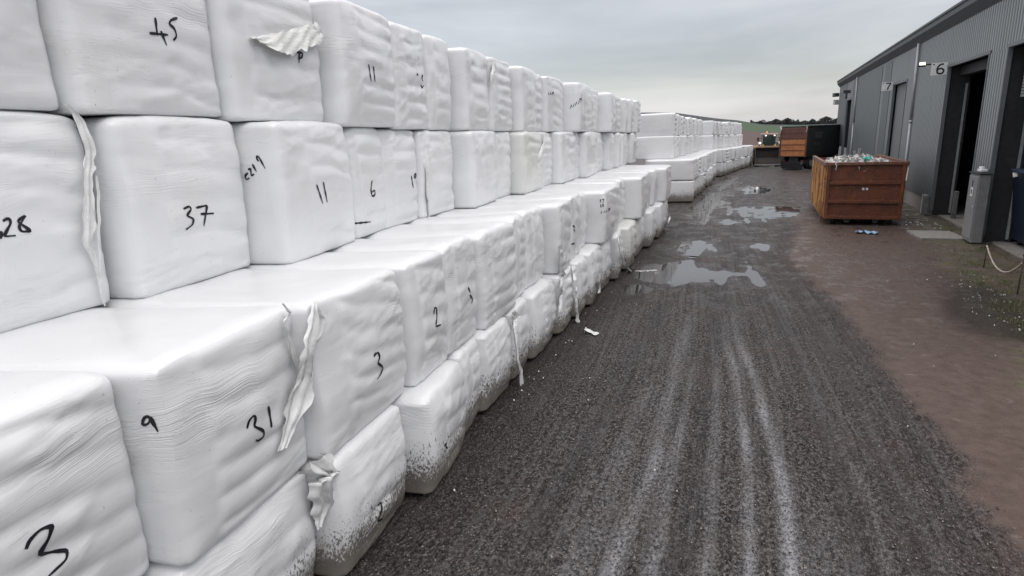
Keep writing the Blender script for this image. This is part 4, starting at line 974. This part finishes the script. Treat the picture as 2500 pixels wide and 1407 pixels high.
def waste_heap(name, loc, rx, ry, h, n, seed, label, mats, smin=.06, smax=.22):
    rs = random.Random(seed); V = []; F = []
    for k in range(n):
        a, b = rs.uniform(-1, 1), rs.uniform(-1, 1)
        zz = h * max(0, 1 - .8 * (a * a)) * max(0, 1 - .6 * b * b) * rs.uniform(.3, 1.0)
        c = Vector((a * rx, b * ry, zz)); q = Euler((rs.uniform(-1.2, 1.2), rs.uniform(-1.2, 1.2), rs.uniform(0, 6.28))).to_matrix()
        L_, W_ = rs.uniform(smin, smax), rs.uniform(smin, smax) * .6; i0 = len(V); m_ = 5
        for i in range(m_):
            for j in range(3):
                V.append(tuple(c + q @ Vector(((i / 4 - .5) * 2 * L_, (j - 1) * W_, .4 * W_ * math.sin(i * 2.1 + j * 1.7 + k)))))
        for i in range(m_ - 1):
            for j in range(2): x0 = i0 + i * 3 + j; F.append((x0, x0 + 1, x0 + 4, x0 + 3))
    o = np_mesh(name, V, F, mats); o.location = loc
    tag(o, label, 'rubbish', None, 'stuff'); return o
waste_heap('rubbish', (7.6, 19.2, 1.9), 1.2, 1.1, .28, 160, 3, 'pale shredded rubbish heaped in the blue bin', RUBBISH)

# ------------------------------------------------------------------ rusty skip
SK = Vector((3.25, 23.75, 0)); SW, SLn, SH = 1.16, 6.0, 2.12
sk = empty('rusty_skip', SK); tag(sk, 'open rusty red-brown waste skip standing in the yard by the shed', 'skip')
def bwl(m, x0, x1, y0, y1, z0, z1): return m.box(x0, x1, y0, y1, z0, z1)
m = MB(); m.box(-SW + .02, SW - .02, .0, .05, .22, SH - .10); m.build('end_panel', RUST_D, sk)
ep = MB()
for z_ in (.24, .78, 1.42): ep.prism([(-.001, z_ - .07), (-.085, z_ - .04), (-.085, z_ + .04), (-.001, z_ + .07)], 'x', -SW + .1, SW - .1)
ep.build('end_rib', RUST_D, sk)
for s in (-1, 1):
    MB().box(min(s * SW, s * (SW - .11)), max(s * SW, s * (SW - .11)), -.07, -.002, .18, SH - .02, .012).build('corner_post', RUST_D, sk)
    MB().box(min(s * SW, s * (SW - .05)), max(s * SW, s * (SW - .05)), .052, SLn, .22, SH - .1).build('side_panel', RUST_O, sk)
    m = MB(); k = 0; y = .25
    while y < SLn - .1:
        m.prism([(s * (SW + .001), y), (s * (SW + .085), y + .04), (s * (SW + .085), y + .13), (s * (SW + .001), y + .17)], 'z', .24, SH - .14); y += .42
    m.build('side_rib', RUST_O, sk)
    MB().box(min(s * (SW - .03), s * (SW + .09)), max(s * (SW - .03), s * (SW + .09)), .02, SLn, SH - .14, SH - .005, .01).build('top_rail', RUST_EDGE, sk)
    MB().box(min(s * .35, s * .5), max(s * .35, s * .5), -.02, SLn, .07, .2).build('skid_rail', DARK, sk)
    MB().cyl((s * .75, .25, .10), (s * .95, .25, .10), .10, n=16).build('roller', DARK, sk)
    MB().cyl((s * .75, SLn - .3, .10), (s * .95, SLn - .3, .10), .10, n=16).build('roller', DARK, sk)
MB().box(-SW, SW, -.09, .03, SH - .1, SH, .012).build('end_rail', RUST_EDGE, sk)
MB().box(-SW + .03, SW - .03, SLn - .06, SLn, .22, SH - .1).build('end_panel', RUST_D, sk)
MB().box(-SW + .03, SW - .03, .05, SLn - .06, .2, .26).build('skip_floor', RUST_D, sk)
for x in (-.02, .09): MB().box(x - .035, x + .035, -.012, -.003, 1.18, 1.26).build('white_tab', WHITEP, sk)
for (x, z_) in ((-.82, 1.25), (-.35, 1.28), (.55, 1.27), (.9, 1.2), (.98, 1.75), (-.9, 1.92), (.2, 1.86)): MB().box(x - .06, x + .06, -.03, -.003, z_ - .02, z_ + .02, .006).build('hinge_lug', RUST_EDGE, sk)
MB().box(-SW - .13, -SW - .10, .03, .06, .0, SH - .1).build('drop_bar', RUST_EDGE, sk)
MB().tube([(SW + .05, -.05, SH - .2), (SW + .02, -.1, 1.5)], .018, 6).build('tie_rod', WHITEP, sk)
MB().tube([(-.95, -.1, SH + .0), (-.9, -.14, SH - .12), (-.92, -.13, SH - .25)], .02, 6).build('chain', STEEL, sk)
waste_heap('rubbish', (SK.x - .12, SK.y + 1.8, SH - .24), .95, 1.7, .34, 420, 5, 'white crumpled film and scraps heaped in the rusty skip', RUBBISH)
o = ribbon = None
cl = bmesh.new()
bmesh.ops.create_icosphere(cl, subdivisions=3, radius=.14)
for v in cl.verts: v.co *= 1 + .5 * float(vnoise(v.co.x * 14, v.co.y * 14, v.co.z * 14, 5)); v.co.z *= .6
me = bpy.data.meshes.new('plastic_sheet'); cl.to_mesh(me); cl.free(); me.materials.append(TEAL)
o = bpy.data.objects.new('plastic_scrap', me); COL.objects.link(o); o.location = (SK.x + .05, SK.y + .55, SH + .08); tag(o, 'crumpled teal plastic scrap on top of the rubbish in the skip', 'scrap')
V = []; F = []
for i in range(18):
    for j in range(6):
        V.append(((i / 17 - .5) * .62 , (j / 5 - .5) * .22 * (1 + .4 * math.sin(i * .8)), .03 + .025 * math.sin(i * 1.2 + j) + .02 * math.sin(j * 2.3 + i * .4)))
for i in range(17):
    for j in range(5): a = i * 6 + j; F.append((a, a + 1, a + 7, a + 6))
o = np_mesh('plastic_sheet', V, F, BLUESHEET, smooth=True); o.location = (3.2, 21.9, 0); o.rotation_euler = (0, 0, -.15); tag(o, 'crumpled pale blue plastic sheet on the ground before the rusty skip', 'sheet')

# ------------------------------------------------------------------ green container on a lorry
th = math.atan2(2.65, 4.5)
gc = empty('open_container', (1.2, 55.1, 1.02), -th); tag(gc, 'dark green open container with orange planked end, carried on a lorry', 'container')
gw, gl, gh = 2.25, 5.3, 2.36       # local: x across, y back along the side
MB().box(gw - .06, gw, .07, gl, 0, gh).build('side_panel', GREEN_SKIP, gc)
MB().box(0, .06, .07, gl, 0, gh).build('side_panel', GREEN_SKIP, gc)
MB().box(.06, gw - .06, gl - .06, gl, 0, gh).build('end_panel', GREEN_SKIP, gc)
MB().box(.06, gw - .06, .08, gl - .06, 0, .08).build('container_floor', DARK, gc)
for k in range(5):
    z0 = .06 + k * .45
    MB().box(.12, gw - .12, 0, .06, z0, z0 + .40, .012).build('end_plank', PLANK if k < 3 else BROWN_PLANK, gc)
for x in (0, gw - .11): MB().box(x, x + .11, -.05, .065, -.02, gh, .01).build('corner_post', BROWN_PLANK, gc)
for k in range(5): MB().box(.112, gw - .112, -.03, -.001, .015 + k * .45, .055 + k * .45).build('end_rib', BROWN_PLANK, gc)
MB().box(gw - .08, gw + .05, .07, gl, gh - .08, gh + .04, .01).build('top_rail', GREEN_SKIP, gc)
def txt(s, size, loc, rot, par, mat, name='lettering'): return text_mesh(s, size, name, mat, par, (loc[0], loc[1] + size * len(s) * .3, loc[2] + size * .4), rot)
LET = mat_plain('faded_letters', (.16, .18, .17), .6, var=.4, scale=12)
txt('SKIPS', .44, (gw + .004, 1.1, 1.35), (R(90), 0, R(90)), gc, LET); txt('01  612', .26, (gw + .004, 1.0, .85), (R(90), 0, R(90)), gc, LET)
MB().box(gw + .002, gw + .006, 1.15, 2.5, 1.78, 1.84).build('painted_bar', LET, gc)
for (x, n_) in ((.05, 1), (gw - .08, 2)):
    P = [(x, -.06, gh + .04, .22), (x + .04, -.1, gh - .2, .2), (x - .03, -.09, gh - .5, .12)]
    bpy.context.view_layer.update()
    ribbon_tail([(p[0], p[1], p[2], p[3]) for p in P], .25, n_ * 2.2, 'hanging_rag', gc, Matrix.Identity(4))
ly = empty('lorry', (1.2, 55.1, 0), -th); tag(ly, 'dark hook-lift lorry seen from behind under the green container', 'lorry')
MB().box(.75, 1.0, .3, 7.5, .72, .98).box(gw - 1.0, gw - .75, .3, 7.5, .72, .98).box(.75, gw - .75, .25, .4, .5, .98).build('chassis', DARK, ly)
MB().box(.1, gw - .1, .2, .3, .52, .62).build('rear_bumper', DARK, ly)
for x in (.2, gw - .5): MB().box(x, x + .3, .16, .2, .64, .76, .01).build('tail_light', mat_plain('tail_lamp', (.10, .02, .015), .4), ly)
for x in (.0, gw - .42):
    for yy in (.9, 2.3, 6.6):
        wh = MB().cyl((x, yy, .5), (x + .42, yy, .5), .5, n=28).build('wheel', RUBBER, ly); MB().cyl((x - .012, yy, .5), (x + .432, yy, .5), .27, n=20).build('rim', STEEL, wh)
cabm = MB().box(.0, gw, 6.2, 8.2, .9, 2.9, .12).build('cab', mat_plain('lorry_cab_paint', (.4, .41, .42), .4), ly)
MB().box(.2, gw - .2, 6.17, 6.2, 1.9, 2.6, .02).build('rear_window', GLASS, cabm)
MB().box(.25, gw - .25, .1, .16, .05, .5, .01).build('mudflap', RUBBER, ly)

# ------------------------------------------------------------------ wheel loader facing the camera
wl = empty('wheel_loader', (.5, 61.0, 0), R(2)); tag(wl, 'yellow wheel loader with raised cab and wide front bucket facing the yard', 'wheel loader')
m = MB(); m.prism([(-.2, .12), (-1.05, .16), (-1.1, .22), (-.25, .30), (-.12, .7), (-.18, 1.35), (-.55, 1.62), (-.5, 1.70), (-.05, 1.5), (.05, .6)], 'x', -1.15, 1.25)
for s in (-1.19, 1.25): m.prism([(-.2, .12), (-1.0, .17), (-.5, 1.62), (-.05, 1.5), (.05, .6)], 'x', s, s + .05)
m.build('bucket', mat_plain('bucket_steel', (.055, .045, .042), .45, var=.5), wl)
MB().box(-1.2, 1.3, -1.12, -1.0, .11, .19).build('cutting_edge', STEEL, wl)
MB().box(-1.2, 1.32, -.60, -.42, 1.62, 1.74, .01).build('bucket_lip', mat_plain('lip_brown', (.30, .20, .15), .6), wl)
MB().box(-1.28, -.75, 1.0, 1.4, 1.1, 1.62, .05).build('front_guard', mat_plain('pale_guard', (.36, .30, .25), .5), wl)
MB().box(.72, 1.3, 1.9, 3.6, 1.45, 2.05, .06).build('side_tank', mat_plain('beige_panel', (.26, .23, .20), .5), wl)
for s in (-.55, .45): MB().prism([(.1, .7), (.3, .7), (2.0, 1.7), (2.0, 2.0), (.0, 1.2)], 'x', s, s + .16).build('lift_arm', YEL, wl)
MB().box(-.7, .7, 1.6, 4.8, .75, 1.75, .08).build('loader_body', YEL, wl)
for s in (-1, 1):
    for yy in (1.1, 4.0):
        x0 = s * .78; wh = MB().cyl((x0, yy, .72), (x0 + s * .5, yy, .72), .72, n=28).build('wheel', RUBBER, wl); MB().cyl((x0 - s * .01, yy, .72), (x0 + s * .51, yy, .72), .36, n=20).build('rim', YEL, wh)
        MB().box(min(x0, x0 + s * .5), max(x0, x0 + s * .5), yy - .75, yy + .7, 1.5, 1.68, .06).build('fender', YEL, wl)
cbn = MB()
for x in (-.62, .56):
    for yy in (1.6, 3.0): cbn.box(x, x + .07, yy, yy + .07, 1.6, 2.72)
cbn.box(-.62, .63, 1.6, 3.07, 1.55, 1.68)
cbf = cbn.build('cab', mat_plain('cab_frame_paint', (.30, .27, .24), .5), wl)
MB().box(-.545, .555, 1.62, 1.645, 1.69, 2.7).build('windscreen', GLASS, cbf)
for x in (-.6, .6): MB().box(x - .01, x + .012, 1.68, 2.98, 1.69, 2.7).build('side_window', GLASS, cbf)
MB().box(-.72, .73, 1.5, 3.15, 2.725, 2.83, .03).build('cab_roof', mat_plain('cab_roof_pale', (.42, .34, .30), .5), cbf)
for x in (-.3, .45): MB().box(x - .07, x + .07, 1.44, 1.498, 2.60, 2.70, .015).build('work_lamp', LENS, wl)
for x in (-.78, .95): 
    h_ = MB().box(x - .1, x + .1, 1.2, 1.3, 1.92, 2.08, .015).build('headlight', LENS, wl)
    MB().tube([(x, 1.25, 1.65), (x, 1.25, 1.92)], .03, 6).build('lamp_stalk', DARK, wl)
MB().cyl((-.2, 2.0, 2.83), (-.2, 2.0, 3.02), .07, n=12).build('beacon', BEACON, wl)
for s in (-1, 1): MB().box(s * .95 - .1, s * .95 + .1, 1.55, 1.6, 2.15, 2.5, .02).tube([(s * .63, 1.6, 2.45), (s * .95, 1.58, 2.4)], .02, 6).build('mirror', DARK, wl)

# ------------------------------------------------------------------ rope barrier, weeds, litter
def stake(x, y, h, label):
    s = empty('rope_stake', (x, y, 0)); MB().cyl((0, 0, -.05), (.01, 0, h), .014, n=8).build('rod', mat_plain('rusty_rod', (.08, .06, .05), .7), s)
    MB().cyl((.01, 0, h - .05), (.01, 0, h), .022, n=8).build('cap', DARK, s); tag(s, label, 'stake', 'stakes of the rope barrier'); return s
stake(4.98, 17.1, .55, 'thin rusty stake below the grey cabinet holding the rope end'); stake(4.82, 14.45, .8, 'thin rusty stake at the grass holding the slack rope')
pts = []
for k in range(25):
    f = k / 24; pts.append((4.98 - .16 * f, 17.1 - 2.65 * f, .5 + .12 * f - 1.6 * f * (1 - f) * .95))
pts = [(a, b, max(.03, c)) for a, b, c in pts]
o = MB().tube(pts, .017, 8).build('rope', ROPE); tag(o, 'slack pale rope hanging between the two thin stakes', 'rope')
rs = random.Random(12); V = []; F = []
for k in range(5200):
    x, y = rs.uniform(3.7, 5.8), rs.uniform(10.5, 19.5)
    if x < np.interp(y, [11, 13, 15.5, 18, 20], [3.9, 4.0, 4.2, 4.7, 5.0]) + rs.gauss(0, .15): continue
    if float(vnoise(x * 2.2, y * 2.2, 0, 41)) < -.05: continue
    a = rs.uniform(0, 6.28); h = rs.uniform(.03, .10); w_ = .006; dx, dy = math.cos(a), math.sin(a); i0 = len(V)
    lx, ly_ = rs.uniform(-.05, .05), rs.uniform(-.05, .05)
    V += [(x - dx * w_, y - dy * w_, -.01), (x + dx * w_, y + dy * w_, -.01), (x + lx, y + ly_, h)]; F.append((i0, i0 + 1, i0 + 2))
o = np_mesh('grass', V, F, mat_plain('dull_grass', (.13, .13, .055), .8, var=.4, scale=3)); tag(o, 'sparse dull grass beside the mud by the rope barrier', 'grass', None, 'stuff')
# litter: small scraps of film on the ground
V = []; F = []
def scrap(x, y, s_):
    i0 = len(V); a = rs.uniform(0, 6.28); n = 6
    V.append((x, y, .012 + s_ * .2))
    for k in range(n):
        t_ = a + 6.283 * k / n; r_ = s_ * rs.uniform(.5, 1.2); V.append((x + math.cos(t_) * r_, y + math.sin(t_) * r_ * .7, .0 + rs.uniform(-.012, s_ * .25)))
    for k in range(n): F.append((i0, i0 + 1 + k, i0 + 1 + (k + 1) % n))
for k in range(80): scrap(rs.gauss(4.2, .3), rs.uniform(11.2, 16.2), rs.uniform(.006, .022))
for k in range(45): scrap(rs.uniform(4.5, 5.7), rs.uniform(23, 27), rs.uniform(.015, .05))
for k in range(45): scrap(rs.uniform(-2.6, 4.2), 4.5 + 25 * rs.random(), rs.uniform(.005, .013))
for k in range(22): scrap(rs.gauss(-2.8, .08), rs.uniform(3.6, 16), rs.uniform(.006, .018))
o = np_mesh('litter', V, F, mat_plain('white_scraps', (.6, .6, .58), .6, var=.2)); tag(o, 'small pale scraps of film and paper scattered on the ground', 'litter', None, 'stuff')
print('objects', len(bpy.data.objects))
